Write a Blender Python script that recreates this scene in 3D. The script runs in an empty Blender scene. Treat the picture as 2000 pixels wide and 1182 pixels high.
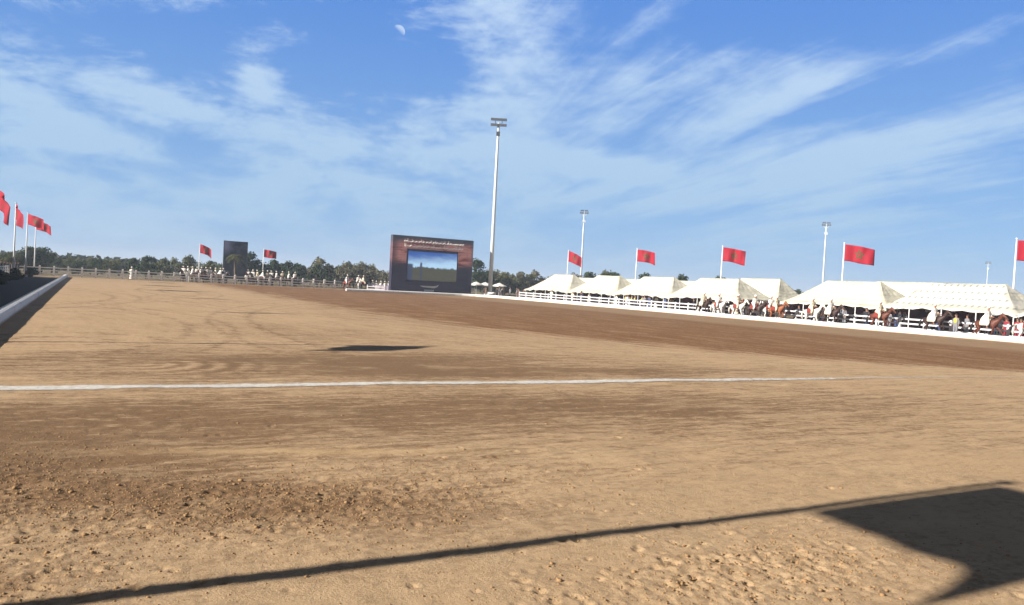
import bpy, bmesh, math, random
import numpy as np
from mathutils import Vector, Matrix
rnd = random.Random(7)
C = bpy.context.scene.collection
scn = bpy.context.scene

# ------------------------------------------------------------------ camera
F = 1570.0
YAW, PITCH, ROLL, CAM_H = map(float, (27.9, -1.25, 3.0, 2.2))
y_, p_, r_ = (math.radians(v) for v in (YAW, PITCH, ROLL))
FW = Vector((math.sin(y_)*math.cos(p_), math.cos(y_)*math.cos(p_), math.sin(p_)))
RT = Vector((math.cos(y_), -math.sin(y_), 0)); UP = RT.cross(FW)
RR = RT*math.cos(r_)+UP*math.sin(r_); UU = UP*math.cos(r_)-RT*math.sin(r_)
cd = bpy.data.cameras.new('camera'); cam = bpy.data.objects.new('camera', cd); C.objects.link(cam)
cd.sensor_width = 36; cd.lens = 36*F/2000; cd.clip_start = .1; cd.clip_end = 9000
M4 = Matrix((RR, UU, -FW)).transposed().to_4x4(); M4.translation = (0, 0, CAM_H)
cam.matrix_world = M4; scn.camera = cam

# ------------------------------------------------------------------ sun, exposure
SUN_EL = math.radians(25.0)
sd = bpy.data.lights.new('sun', 'SUN'); sd.energy = 5.0; sd.angle = math.radians(.53); sd.color = (1, .94, .85)
sun = bpy.data.objects.new('sun', sd); C.objects.link(sun)
SUN_DIR = Vector((-math.cos(SUN_EL), -.012, math.sin(SUN_EL)))           # towards the sun
sun.rotation_euler = SUN_DIR.to_track_quat('Z', 'Y').to_euler(); sun.location = (-60, 0, 40)
vs = scn.view_settings; scn.display_settings.display_device = 'sRGB'
vs.view_transform = 'Standard'; vs.look = 'None'; vs.exposure = 1.05; vs.gamma = 1

# ------------------------------------------------------------------ node expressions
class T:
    """one node tree with arithmetic on sockets"""
    def __init__(s, tree): s.t = tree
    def node(s, kind, **kw):
        n = s.t.nodes.new(kind)
        for k, v in kw.items(): setattr(n, k, v)
        return n
    def put(s, sock, v):
        if isinstance(v, X): s.t.links.new(v.s, sock)
        elif isinstance(v, bpy.types.NodeSocket): s.t.links.new(v, sock)
        else: sock.default_value = v
    def math(s, op, a, b=0, c=0, clamp=False):
        n = s.node('ShaderNodeMath', operation=op, use_clamp=clamp)
        for i, v in enumerate((a, b, c)): s.put(n.inputs[i], v)
        return X(s, n.outputs[0])
    def vmath(s, op, a, b=(0, 0, 0), out=0):
        n = s.node('ShaderNodeVectorMath', operation=op)
        s.put(n.inputs[0], a); s.put(n.inputs[1], b)
        return X(s, n.outputs[out])
    def dot(s, a, b): return s.vmath('DOT_PRODUCT', a, b, 1)
    def comb(s, x, y, z=0):
        n = s.node('ShaderNodeCombineXYZ')
        for i, v in enumerate((x, y, z)): s.put(n.inputs[i], v)
        return X(s, n.outputs[0])
    def sep(s, v):
        n = s.node('ShaderNodeSeparateXYZ'); s.put(n.inputs[0], v)
        return [X(s, o) for o in n.outputs]
    def noise(s, vec, scale=1, detail=4, rough=.55, dist=0, dim='3D'):
        n = s.node('ShaderNodeTexNoise', noise_dimensions=dim)
        s.put(n.inputs['Vector'], vec); s.put(n.inputs['Scale'], scale); s.put(n.inputs['Detail'], detail)
        s.put(n.inputs['Roughness'], rough); s.put(n.inputs['Distortion'], dist)
        return X(s, n.outputs[0])
    def voro(s, vec, scale=1, feature='F1'):
        n = s.node('ShaderNodeTexVoronoi', feature=feature)
        s.put(n.inputs['Vector'], vec); s.put(n.inputs['Scale'], scale)
        return X(s, n.outputs[0])
    def step(s, v, a, b):
        n = s.node('ShaderNodeMapRange', interpolation_type='SMOOTHSTEP')
        s.put(n.inputs[0], v)
        if a > b: a, b, lo, hi = b, a, 1, 0
        else: lo, hi = 0, 1
        n.inputs[1].default_value = a; n.inputs[2].default_value = b
        n.inputs[3].default_value = lo; n.inputs[4].default_value = hi
        return X(s, n.outputs[0])
    def mix(s, f, a, b):
        n = s.node('ShaderNodeMix', data_type='RGBA')
        s.put(n.inputs[0], f)
        for i, v in ((6, a), (7, b)):
            s.put(n.inputs[i], (*v, 1) if isinstance(v, tuple) and len(v) == 3 else v)
        return X(s, n.outputs[2])
    def bump(s, h, strength=.5, dist=.02):
        n = s.node('ShaderNodeBump'); s.put(n.inputs['Height'], h)
        n.inputs['Strength'].default_value = strength; n.inputs['Distance'].default_value = dist
        return n.outputs[0]
class X:
    def __init__(s, t, sock): s.t = t; s.s = sock
    def __add__(a, b): return a.t.math('ADD', a, b)
    __radd__ = __add__
    def __sub__(a, b): return a.t.math('SUBTRACT', a, b)
    def __rsub__(a, b): return a.t.math('SUBTRACT', b, a)
    def __mul__(a, b): return a.t.math('MULTIPLY', a, b)
    __rmul__ = __mul__
    def __truediv__(a, b): return a.t.math('DIVIDE', a, b)
    def abs(a): return a.t.math('ABSOLUTE', a)
    def clamp(a): return a.t.math('ADD', a, 0, clamp=True)
    def max(a, b): return a.t.math('MAXIMUM', a, b)
    def min(a, b): return a.t.math('MINIMUM', a, b)
    def sqrt(a): return a.t.math('SQRT', a)
    def pow(a, b): return a.t.math('POWER', a, b)
    def sin(a): return a.t.math('SINE', a)
    def exp(a): return a.t.math('EXPONENT', a)

# ------------------------------------------------------------------ world: clear sky with thin wind-drawn cloud
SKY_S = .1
world = bpy.data.worlds.new('World'); scn.world = world; world.use_nodes = True
wt = world.node_tree; wt.nodes.clear(); t = T(wt)
sky = t.node('ShaderNodeTexSky', sky_type='NISHITA', sun_disc=False, sun_elevation=SUN_EL,
             sun_rotation=math.radians(-90), altitude=100, air_density=1.0, dust_density=.25, ozone_density=3.0)
d = X(t, t.node('ShaderNodeTexCoord').outputs['Generated'])
dx, dy, dz = t.sep(d)
el = dz.max(.012)
px_, py_ = dx/(el+.06), dy/(el+.06)
u = px_*.242+py_*.970; v = px_*.970-py_*.242
wv = t.comb(u*.34, v*1.25)
n1 = t.noise(wv, 1.0, 6, .5, .7)
n2 = t.noise(t.comb(u*.55, v*3.2, 3.0), 1.6, 6, .62, .6)
n3 = t.noise(t.comb(dx*2.2, dy*2.2, dz*6.5), 3.1, 8, .6, .35)
n4 = t.noise(t.comb(dx*3, dy*3, dz*7.0), 9.0, 6, .65, .2)
def cloud_at(px, py, rx, ry, tilt, w):
    c = (FW+RR*((px-1000)/F)-UU*((py-591)/F)).normalized()
    a_ = math.radians(tilt)
    a = RR*math.cos(a_)-UU*math.sin(a_); b = RR*math.sin(a_)+UU*math.cos(a_)
    ua = (t.dot(d, tuple(a*(F/rx)))-c.dot(a)*F/rx); ub = (t.dot(d, tuple(b*(F/ry)))-c.dot(b)*F/ry)
    return (ua*ua+ub*ub).__mul__(-1).exp()*w
blobs = [(1020, 150, 150, 190, 20, .42), (980, 40, 120, 70, 40, .22), (700, 275, 280, 48, 6, .5), (300, 195, 130, 28, 14, .48), (502, 142, 46, 38, 0, .5),
         (70, 250, 140, 48, 8, .55), (20, 180, 80, 26, 35, .45), (180, 400, 430, 80, 4, .40), (620, 345, 300, 45, 3, .35), (800, 420, 260, 60, 0, .12),
         (1170, 322, 140, 26, 11, .55), (1120, 383, 80, 15, -8, .45), (1480, 330, 430, 110, -14, .36), (1530, 195, 170, 22, -24, .42), (1380, 120, 300, 90, -20, .2),
         (1850, 290, 280, 55, -14, .3), (1900, 75, 220, 26, -22, .26), (1270, 35, 100, 24, -38, .38), (1250, 190, 200, 80, -10, .3), (1750, 430, 420, 50, -4, .2),
         (1000, 270, 200, 50, -4, .25), (245, 455, 12, 7, 0, .4),
         (750, 165, 130, 85, 0, -.42), (1720, 185, 150, 32, -14, -.36), (1520, 20, 260, 50, 0, -.4), (1170, 283, 140, 22, 6, -.35),
         (350, 285, 90, 26, 14, -.35), (250, 90, 220, 60, 0, -.25), (1450, 262, 150, 14, -18, -.2), (1080, 440, 260, 30, 0, -.15), (560, 60, 200, 60, 0, -.2)]
acc = None
for b in blobs:
    g = cloud_at(*b); acc = g if acc is None else acc+g
right = t.step(t.dot(d, tuple(RR)), -.12, .12)
tex = n1*1.45+n2*.75+n3*.8+n4*.35-1.66
left_tex = n3*2.2+n4*.9-1.5
den = .07+acc*1.2+(tex*right+left_tex*(1-right))*1.35+(n2-.5)*.15
low = t.step(dz, .16, .0)
den = (den+low*.08).clamp()
den = t.step(den, .05, .92)
cloud_col = t.mix(t.step(dz, .02, .35), (1.9, 2.85, 3.95), (2.75, 3.55, 4.6))
blue = t.mix(t.step(dz, .02, .40), (1.02, 2.05, 3.65), (.36, 1.18, 3.5))
base = t.mix(.9, sky.outputs[0], blue)
col = t.mix(den*.88, base, cloud_col)
# unseen sky overhead and behind, dimmed to grey for darker, less blue shadows
sky_dim = (t.step(dz, .36, .62)+t.step(t.dot(d, tuple(FW)), .45, -.15)*t.step(dz, .05, .4)).clamp()
col = t.mix(sky_dim, col, (.30, .31, .34))
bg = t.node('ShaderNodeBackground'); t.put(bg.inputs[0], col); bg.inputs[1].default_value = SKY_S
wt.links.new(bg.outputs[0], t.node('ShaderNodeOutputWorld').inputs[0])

# ------------------------------------------------------------------ material helpers
def newmat(name):
    m = bpy.data.materials.new(name); m.use_nodes = True; m.node_tree.nodes.clear()
    t = T(m.node_tree); b = t.node('ShaderNodeBsdfPrincipled'); o = t.node('ShaderNodeOutputMaterial')
    m.node_tree.links.new(b.outputs[0], o.inputs[0])
    b.inputs['Specular IOR Level'].default_value = .25
    return m, t, b
def plain(name, col, rough=.75, var=.18, scale=3.0, metal=0, sheen=0, bump=0):
    """a base colour broken up by noise, so nothing is dead flat"""
    m, t, b = newmat(name)
    co = t.node('ShaderNodeTexCoord').outputs['Object']
    n = t.noise(co, scale, 5, .6)
    t.put(b.inputs['Base Color'], t.mix(n, tuple(c*(1-var) for c in col), tuple(min(1, c*(1+var)) for c in col)))
    b.inputs['Roughness'].default_value = rough; b.inputs['Metallic'].default_value = metal
    if bump: t.put(b.inputs['Normal'], t.bump(n, bump, .02))
    return m
M = {}
M['white_paint'] = plain('white_paint', (.74, .74, .73), .55, .1, 2)
M['fence_paint'] = plain('fence_paint', (.60, .59, .61), .55, .12, 2)
M['far_paint'] = plain('far_paint', (.80, .77, .74), .65, .15, 1)
M['galv'] = plain('galvanised_steel', (.62, .65, .66), .45, .08, 1, .2)
M['lamp_dark'] = plain('lamp_housing', (.07, .07, .075), .5, .1)
M['lamp_glass'] = plain('lamp_glass', (.10, .105, .115), .3, .05)
M['concrete'] = plain('concrete', (.44, .42, .39), .85, .2, 2.5, bump=.3)
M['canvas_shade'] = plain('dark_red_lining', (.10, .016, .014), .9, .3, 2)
M['wood'] = plain('bark', (.11, .08, .055), .9, .3, 6)
M['skin'] = plain('skin', (.30, .16, .10), .6, .08)
M['white_cloth'] = plain('white_cloth', (.74, .71, .66), .85, .1, 5)
M['cream_cloth'] = plain('cream_cloth', (.66, .57, .42), .85, .12, 5)
M['grey_cloth'] = plain('grey_cloth', (.20, .20, .22), .85, .2, 5)
M['dark_cloth'] = plain('dark_cloth', (.025, .026, .035), .85, .3, 5)
M['blue_cloth'] = plain('blue_cloth', (.06, .09, .22), .85, .2, 5)
M['red_cloth'] = plain('red_cloth', (.24, .022, .04), .85, .2, 5)
M['yellow_cloth'] = plain('yellow_cloth', (.42, .40, .06), .8, .1, 5)
M['brown_cloth'] = plain('brown_cloth', (.17, .09, .05), .85, .2, 5)
M['hair'] = plain('dark_hair', (.015, .012, .01), .6, .2)
M['bay'] = plain('bay_coat', (.105, .027, .013), .5, .22, 2)
M['chestnut'] = plain('chestnut_coat', (.24, .075, .026), .5, .2, 2)
M['dark_bay'] = plain('dark_bay_coat', (.035, .014, .010), .5, .25, 2)
M['grey_horse'] = plain('grey_coat', (.62, .60, .57), .6, .12, 3)
M['black_hair'] = plain('black_horsehair', (.012, .010, .010), .55, .2)
M['pale_hair'] = plain('pale_horsehair', (.5, .47, .42), .6, .15)
M['saddle_red'] = plain('red_saddle_cloth', (.20, .03, .022), .8, .2, 6)
M['leather'] = plain('leather', (.06, .03, .018), .5, .2)

# ------------------------------------------------------------------ object helpers
def obj(name, me, mats=(), parent=None, loc=None, smooth=False):
    o = bpy.data.objects.new(name, me); C.objects.link(o)
    for m in (mats if isinstance(mats, (list, tuple)) else [mats]):
        if me is not None: me.materials.append(m)
    if parent: o.parent = parent
    if loc: o.location = loc
    if smooth and me: me.polygons.foreach_set('use_smooth', [True]*len(me.polygons))
    return o
def tag(o, label=None, cat=None, group=None, kind=None):
    if label: o['label'] = label
    if cat: o['category'] = cat
    if group: o['group'] = group
    if kind: o['kind'] = kind
    return o
def thing(name, label, cat, loc=(0, 0, 0), rz=0, group=None):
    o = bpy.data.objects.new(name, None); C.objects.link(o); o.empty_display_size = .3
    o.location = loc; o.rotation_euler = (0, 0, rz)
    return tag(o, label, cat, group)
def dup(root, loc, rz=0, label=None, scale=None, group=None):
    def cp(o, parent):
        c = o.copy(); C.objects.link(c)
        if parent: c.parent = parent
        for ch in o.children: cp(ch, c)
        return c
    r = cp(root, None); r.location = loc; r.rotation_euler = (0, 0, rz)
    if label: r['label'] = label
    if group: r['group'] = group
    if scale: r.scale = scale if isinstance(scale, (tuple, list)) else (scale,)*3
    return r
class MB:
    def __init__(s): s.v = []; s.f = []; s.m = []
    def add(s, vs, fs, mi=0):
        k = len(s.v); s.v += [tuple(v) for v in vs]; s.f += [tuple(i+k for i in f) for f in fs]; s.m += [mi]*len(fs); return s
    def box(s, x0, x1, y0, y1, z0, z1, mi=0):
        return s.add([(x, y, z) for z in (z0, z1) for y in (y0, y1) for x in (x0, x1)],
                     [(0, 2, 3, 1), (4, 5, 7, 6), (0, 1, 5, 4), (2, 6, 7, 3), (0, 4, 6, 2), (1, 3, 7, 5)], mi)
    def tube(s, pts, rad, n=8, cap=True, mi=0, flat=1):
        """pts: list of points; rad: radius or list"""
        P = [Vector(p) for p in pts]; R_ = rad if isinstance(rad, (list, tuple)) else [rad]*len(P)
        rings = []
        for i, p in enumerate(P):
            dirv = (P[min(i+1, len(P)-1)]-P[max(i-1, 0)]).normalized()
            ref = Vector((0, 0, 1)) if abs(dirv.z) < .9 else Vector((1, 0, 0))
            a = dirv.cross(ref).normalized(); b = a.cross(dirv)
            rings.append([p+(a*math.cos(q)+b*math.sin(q)*flat)*R_[i] for q in [2*math.pi*k/n for k in range(n)]])
        vs = [v for r in rings for v in r]; fs = []
        for i in range(len(P)-1):
            for k in range(n):
                fs.append((i*n+k, i*n+(k+1) % n, (i+1)*n+(k+1) % n, (i+1)*n+k))
        if cap: fs += [tuple(range(n))[::-1], tuple((len(P)-1)*n+k for k in range(n))]
        return s.add(vs, fs, mi)
    def mesh(s, name):
        me = bpy.data.meshes.new(name); me.from_pydata(s.v, [], s.f); me.polygons.foreach_set('material_index', s.m)
        bm = bmesh.new(); bm.from_mesh(me); bmesh.ops.recalc_face_normals(bm, faces=bm.faces); bm.to_mesh(me); bm.free()
        return me
    def build(s, name, mats, parent=None, loc=None, smooth=False):
        return obj(name, s.mesh(name), mats, parent, loc, smooth)
def fast_mesh(name, V, Fq, n=4):
    """numpy mesh of n-gons"""
    me = bpy.data.meshes.new(name); V = np.ascontiguousarray(V, dtype=np.float32); Fq = np.ascontiguousarray(Fq, dtype=np.int32)
    me.vertices.add(len(V)); me.vertices.foreach_set('co', V.ravel())
    me.loops.add(Fq.size); me.loops.foreach_set('vertex_index', Fq.ravel())
    me.polygons.add(len(Fq)); me.polygons.foreach_set('loop_start', np.arange(0, Fq.size, n, dtype=np.int32))
    me.update(calc_edges=True); return me
def skin_mesh(name, nodes, edges, sub=1):
    """grow one continuous body over a skeleton; nodes {key:(x,y,z,r) or (x,y,z,rx,ry)}"""
    keys = list(nodes); ix = {k: i for i, k in enumerate(keys)}
    me = bpy.data.meshes.new(name); me.from_pydata([nodes[k][:3] for k in keys], [(ix[a], ix[b]) for a, b in edges], [])
    o = bpy.data.objects.new(name, me); C.objects.link(o)
    o.modifiers.new('skin', 'SKIN').use_smooth_shade = True
    for k, sv in zip(keys, me.skin_vertices[0].data):
        q = nodes[k]; sv.radius = (q[3], q[4] if len(q) > 4 else q[3]); sv.use_root = (k == keys[0])
    sm = o.modifiers.new('sub', 'SUBSURF'); sm.levels = sub; sm.render_levels = sub
    dg = bpy.context.evaluated_depsgraph_get()
    out = bpy.data.meshes.new_from_object(o.evaluated_get(dg)); out.name = name
    bpy.data.objects.remove(o); bpy.data.meshes.remove(me)
    out.materials.clear(); return out
def chain(nodes, edges, first, pts):
    """append a chain of nodes hanging from node `first`"""
    prev = first
    for p in pts:
        k = 'n%d' % len(nodes); nodes[k] = p; edges.append((prev, k)); prev = k
    return prev
def slot(o, m):
    if not o.material_slots: o.data.materials.append(m)
    o.material_slots[0].link = 'OBJECT'; o.material_slots[0].material = m

# ------------------------------------------------------------------ ground relief (numpy value noise)
rng = np.random.default_rng(5)
LAT = rng.random((256, 256)).astype(np.float32)
def vnoise(x, y):
    xi = np.floor(x).astype(int); yi = np.floor(y).astype(int); fx = x-xi; fy = y-yi
    fx = fx*fx*(3-2*fx); fy = fy*fy*(3-2*fy)
    a = LAT[xi & 255, yi & 255]; b = LAT[(xi+1) & 255, yi & 255]; c = LAT[xi & 255, (yi+1) & 255]; e = LAT[(xi+1) & 255, (yi+1) & 255]
    return (a*(1-fx)+b*fx)*(1-fy)+(c*(1-fx)+e*fx)*fy-.5
def sst(x, a, b):
    q = np.clip((x-a)/(b-a), 0, 1); return q*q*(3-2*q)
def rough_patch(x, y):
    """where the sand is churned: left foreground, a diagonal belt, the near right corner"""
    e = lambda cx, cy, rx, ry: np.exp(-((x-cx)/rx)**2-((y-cy)/ry)**2)
    return np.clip(1.0*e(-.9, 9.3, 1.2, 1.7)+.9*e(.9, 8.0, 1.5, 1.0)+.8*e(2.3, 7.3, 1.3, .8)+1.1*e(4.6, 4.6, 1.6, .65)+.8*e(-.6, 6.3, .9, .9)+.5*e(3.5, 8, 2, 1)
                   +.5*e(5.6, 5.0, .9, .6), 0, 1.2)
HOOF = []
for _ in range(420):
    q = rnd.random()
    if q < .45: HOOF.append((rnd.gauss(4.3, 1.2), rnd.gauss(4.75, .45)))
    elif q < .62: HOOF.append((rnd.gauss(-.5, .6), rnd.gauss(6.3, .6)))
    elif q < .85: HOOF.append((rnd.gauss(1.0, 2.0), rnd.gauss(8.3, 1.3)))
    else: HOOF.append((rnd.uniform(-2, 12), rnd.uniform(4, 15)))
def relief(x, y):
    near = 1/(1+(np.maximum(y-8, 0)/30)**2)
    rp = rough_patch(x, y)
    h = .035*vnoise(x*.35+7, y*.4)+.018*vnoise(x*1.1, y*1.4+9)
    # harrow ridges running across the arena
    wob = .5*vnoise(x*.22, y*.3)
    h = h+(.016*vnoise(x*.55+3, (y+wob)*4.2)+.008*vnoise(x*1.6, (y+wob)*9.5+40))*sst(y, 5.2, 8)
    h = h+.010*vnoise(x*4, y*4.4)+.006*vnoise(x*9+5, y*9.5)
    h = h+rp*(.008*vnoise(x*6.5, y*6.5+31)+.013*vnoise(x*14.5+11, y*14.5)+.020*vnoise(x*24, y*25))
    far = sst(y, 20, 45)
    h = h+far*.05*vnoise(x*.8, y*.35)
    return h*near*sst(x, -2.3, -1.6)

def grid_axis(fine0, fine1, step, lo, hi, grow):
    a = list(np.arange(fine0, fine1, step)); s = step; q = a[-1]
    while q < hi: s *= grow; q += s; a.append(min(q, hi))
    s = step; q = a[0]; pre = []
    while q > lo: s *= grow*1.12; q -= s; pre.append(max(q, lo))
    return np.array(pre[::-1]+a)
gx = grid_axis(-2.4, 8.5, .024, -3000, 4000, 1.022)
gy = grid_axis(3.3, 9.5, .022, -3000, 6000, 1.017)
GX, GY = np.meshgrid(gx, gy, indexing='ij'); GZ = relief(GX, GY)
for hx, hy in HOOF:
    i0, i1 = np.searchsorted(gx, [hx-.22, hx+.22]); j0, j1 = np.searchsorted(gy, [hy-.22, hy+.22])
    if i1-i0 < 4 or j1-j0 < 4: continue
    r2 = ((GX[i0:i1, j0:j1]-hx)**2+(GY[i0:i1, j0:j1]-hy)**2); s = rnd.uniform(.022, .048); dp = rnd.uniform(.008, .024)
    rr = np.sqrt(r2)/s
    GZ[i0:i1, j0:j1] += dp*(-np.exp(-rr**2)+.25*np.exp(-((rr-1.7)/.6)**2))
nx_, ny_ = len(gx), len(gy)
idx = np.arange(nx_*ny_).reshape(nx_, ny_)
quads = np.stack([idx[:-1, :-1], idx[1:, :-1], idx[1:, 1:], idx[:-1, 1:]], -1).reshape(-1, 4)
gme = fast_mesh('arena_ground', np.stack([GX, GY, GZ], -1).reshape(-1, 3), quads)

def sand_material():
    m, t, b = newmat('arena_sand')
    P = X(t, t.node('ShaderNodeNewGeometry').outputs['Position'])
    x0, y0, z0 = t.sep(P)
    flat = t.comb(x0, y0, 0)
    w1 = t.noise(flat, .12, 4, .6)-.5; w2 = t.noise(t.comb(x0+50, y0, 0), .12, 4, .6)-.5
    w3 = t.noise(flat, .9, 4, .6)-.5
    x = x0+w1*5+w3*.8; y = y0+w2*4+w3*.6
    def ell(cx, cy, rx, ry, rot=0, w=1, wx=None):
        c, s = math.cos(math.radians(rot)), math.sin(math.radians(rot))
        xx, yy = (x0+w1*wx+w3*.35, y0+w2*wx+w3*.35) if wx is not None else (x, y)
        a = ((xx-cx)*c+(yy-cy)*s)/rx; e = ((yy-cy)*c-(xx-cx)*s)/ry
        return (a*a+e*e).__mul__(-1).exp()*w
    # streaks left by the harrow, drawn across the arena
    s1 = t.noise(t.comb(x0*.55, y0*3.4+w3*.9, 0), 1.0, 6, .72)
    s2 = t.noise(t.comb(x0*1.6, y0*9.0+w3*1.2, 4), 1.0, 6, .75)
    s3 = t.noise(t.comb(x0*1.6+y0*.35, y0*.28-x0*.05, 8), 1.0, 4, .6)    # streaks running away down the arena
    fine = t.noise(flat, 16, 6, .75); mid = t.noise(flat, 3.2, 5, .65); big = t.noise(flat, .35, 4, .55)
    nearf = t.step(y0, 24, 15)
    grit = t.noise(t.comb(x0*3.2, y0*5.5, 2), 2.0, 5, .75)
    # dark damp band along the far and right sides
    lowx = 15.0+(((y-17)*(-1/9.0)).exp()*15.5).min(40)
    bandL = t.step(x-lowx+(s3-.5)*7+(grit-.5)*5, -2.0, 3.2)
    bandR = t.step(x+(s3-.5)*4+(grit-.5)*4, 47, 42.5)
    band = bandL*bandR*t.step(y, 12, 17)*(.98+big*.4)
    band = band*t.step(y0, 137, 122)+t.step(y, 100, 128)*.25*t.step(y0, 140, 131)
    patch = ell(5.5, 20.3, 7, 2.7, 0, 1.05, 1.5)+ell(10, 17.8, 7, 1.1, 0, .8, 1.0)
    fore = ell(-.6, 11.0, 2.6, 2.9, 0, .85, .9)+ell(4.5, 12.6, 8.0, 2.6, 0, .70, 1.2)+ell(1.0, 8.1, 2.2, .8, -35, .6, .5)+ell(2.4, 7.6, 1.6, .65, -20, .5, .4)+ell(13, 11.5, 7, 2.4, 0, .32, 1)
    fore = fore+ell(-.6, 6.2, .7, .6, 0, .45, .3)
    spk = ell(7.5, 30, 4, 6, 30, .35)+ell(15, 40, 4, 22, 0, .2)
    # concentric loops and tyre tracks
    def ring(cx, cy, r, w, amt, lo=None):
        q = ((x0+w3*1.1-cx)*(x0+w3*.9-cx)+(y0+w3*.5-cy)*(y0+w3*.5-cy)).sqrt()
        return ((q-r).abs()/(w*1.7)).pow(2).__mul__(-1).exp()*amt
    tracks = None
    for a in [(-30, 60, 31.6, .11, .8), (-30, 60, 33.2, .11, .8), (-22, 34, 25.5, .10, .7), (-22, 34, 27.1, .10, .7), (48, 78, 44.0, .12, .8), (48, 78, 42.2, .12, .8),
              (62, 30, 56, .10, .7), (62, 30, 57.7, .10, .7), (20, 5, 41, .12, .5), (-.6, 25.5, 1.3, .13, .8), (-.2, 26.2, 2.2, .13, .6), (-40, 80, 49, .12, .6), (-40, 80, 50.8, .12, .6), (30, 60, 24.5, .12, .6), (30, 60, 26.2, .12, .6)]:
        g = ring(*a); tracks = g if tracks is None else tracks.max(g)
    tracks = tracks*t.step(mid, .30, .62)*t.step(y0, 19, 25)*t.step(y0, 125, 90)*t.step(x0, 40, 28)
    q = (((x0-1.0)*.9)*((x0-1.0)*.9)+(y0-19.6)*(y0-19.6)*1.0+w3*.4).abs().sqrt()
    loops = ((q*12.5).sin()*.5+.5)*(ell(2.4, 19.2, 1.7, 1.0, 0, 1.1, 0)+ell(.3, 24.2, 1.0, 2.0, 0, .5, 0))
    q2 = (((x0+.2)*(x0+.2))*.8+(y0-12.4)*(y0-12.4)+w3*.3).abs().sqrt()
    loops2 = ((q2*16).sin()*.5+.5)*ell(.3, 12.4, 1.3, 1.3, 0, .45, 0)
    dark = patch+fore+spk
    dark = dark+(s1-.5)*2.0*(t.step(y0, 6.2, 9)*t.step(y0, 40, 18))+(s2-.5)*2.0*nearf*t.step(y0, 5.5, 8.5)
    dark = dark+(s3-.5)*.9*t.step(y0, 18, 30)*(1-band.clamp()*.7)+(s1-.5)*.5+(mid-.5)*1.0+(big-.5)*.9+(fine-.5)*1.5+(grit-.5)*1.9
    dark = dark+tracks*.62-loops*.75-loops2
    dark = (dark*1.15+.08).clamp()
    tan = t.mix(big, (.385, .258, .147), (.490, .348, .212))
    tan = t.mix(t.step(x, 40, 46), tan, (.27, .175, .10))
    col = t.mix(dark*.92, tan, (.150, .085, .044))
    col = t.mix((band*(.78+(s3-.5)*1.6+(mid-.5)*.9+(grit-.5)*1.6)).clamp()*.92, col, (.140, .055, .017))
    pale = t.step(t.noise(t.comb(x0*.5+9, y0*.9, 6), .9, 6, .68), .52, .70)*(1-band.clamp())*t.step(y0, 60, 20)
    col = t.mix(pale*.42, col, (.52, .375, .225))
    # light dry streaks
    dry = t.step(s2, .60, .76)*nearf*t.step(y0, 6, 9)*.5+ell(2.4, 9.9, 1.7, .16, -16, .6, .1)
    col = t.mix(dry.clamp(), col, (.56, .39, .21))
    # dark crumbs
    cr = t.step(t.noise(flat, 30, 3, .6), .62, .74)*(fore.clamp()*.9+.12)*nearf
    col = t.mix(cr.clamp()*.7, col, (.11, .06, .03))
    col = t.mix(((fine-.5)*.9+.06).clamp(), col, (.50, .34, .18))
    # beyond the arena: tarmac apron on the left, dusty earth with dry grass outside
    asph = t.step(x0, -2.55, -2.75)
    col = t.mix(asph*t.step(y0+w3*3, 128, 122), col, t.mix(mid, (.050, .047, .047), (.085, .078, .074)))
    out = (t.step(x0, 58, 60)+t.step(y0, 131.5, 134)).clamp()
    col = t.mix(out, col, t.mix(t.noise(flat, .25, 5, .6), (.10, .085, .045), (.30, .225, .14)))
    fw_ = t.step(y0, 150, 240)
    col = t.mix(fw_, col, (.085, .08, .045))
    t.put(b.inputs['Base Color'], col); b.inputs['Roughness'].default_value = .95; b.inputs['Specular IOR Level'].default_value = .08
    hgt = fine*.8+t.noise(flat, 45, 4, .7)*.5+s2*.8+cr*.5
    t.put(b.inputs['Normal'], t.bump(hgt, .8, .02))
    return m
ground = obj('ground', gme, sand_material(), smooth=True)
tag(ground, 'brown harrowed sand of the riding arena with darker bands and hoof marks', 'ground', kind='structure')

# loose clods lying on the near sand
def clods():
    bm = bmesh.new(); bmesh.ops.create_icosphere(bm, subdivisions=1, radius=1)
    bv = np.array([v.co[:] for v in bm.verts]); bf = np.array([[v.index for v in f.verts] for f in bm.faces]); bm.free()
    V = []; Fs = []; k = 0; r = np.random.default_rng(11)
    def drop(px, py, s):
        nonlocal k
        z = float(relief(np.array([px]), np.array([py]))[0])
        pts = bv*(1+.35*(r.random((len(bv), 1))-.5))*s*np.array([1+.5*r.random(), 1+.3*r.random(), .55+.35*r.random()])
        a = r.random()*6.28; ca, sa = math.cos(a), math.sin(a)
        pts = np.stack([pts[:, 0]*ca-pts[:, 1]*sa, pts[:, 0]*sa+pts[:, 1]*ca, pts[:, 2]], -1)+np.array([px, py, z+s*.2])
        V.append(pts); Fs.append(bf+k); k += len(bv)
    n = 0
    while n < 15000:
        px, py = r.uniform(-1.9, 11), r.uniform(3.6, 14.5)
        w = float(rough_patch(np.array([px]), np.array([py]))[0])
        if r.random() > w*.9+.02: continue
        s = .0032+.0075*r.random()**2.8+(.014*r.random() if r.random() < .025 else 0)
        drop(px, py, s); n += 1
    return fast_mesh('clods', np.concatenate(V), np.concatenate(Fs), 3)
M['clod'] = plain('dirt_clod', (.30, .18, .085), .95, .4, 5)
tag(obj('dirt_clods', clods(), M['clod'], smooth=True), 'loose brown dirt clods and crumbs scattered over the near sand', 'dirt clods', kind='stuff')

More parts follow.
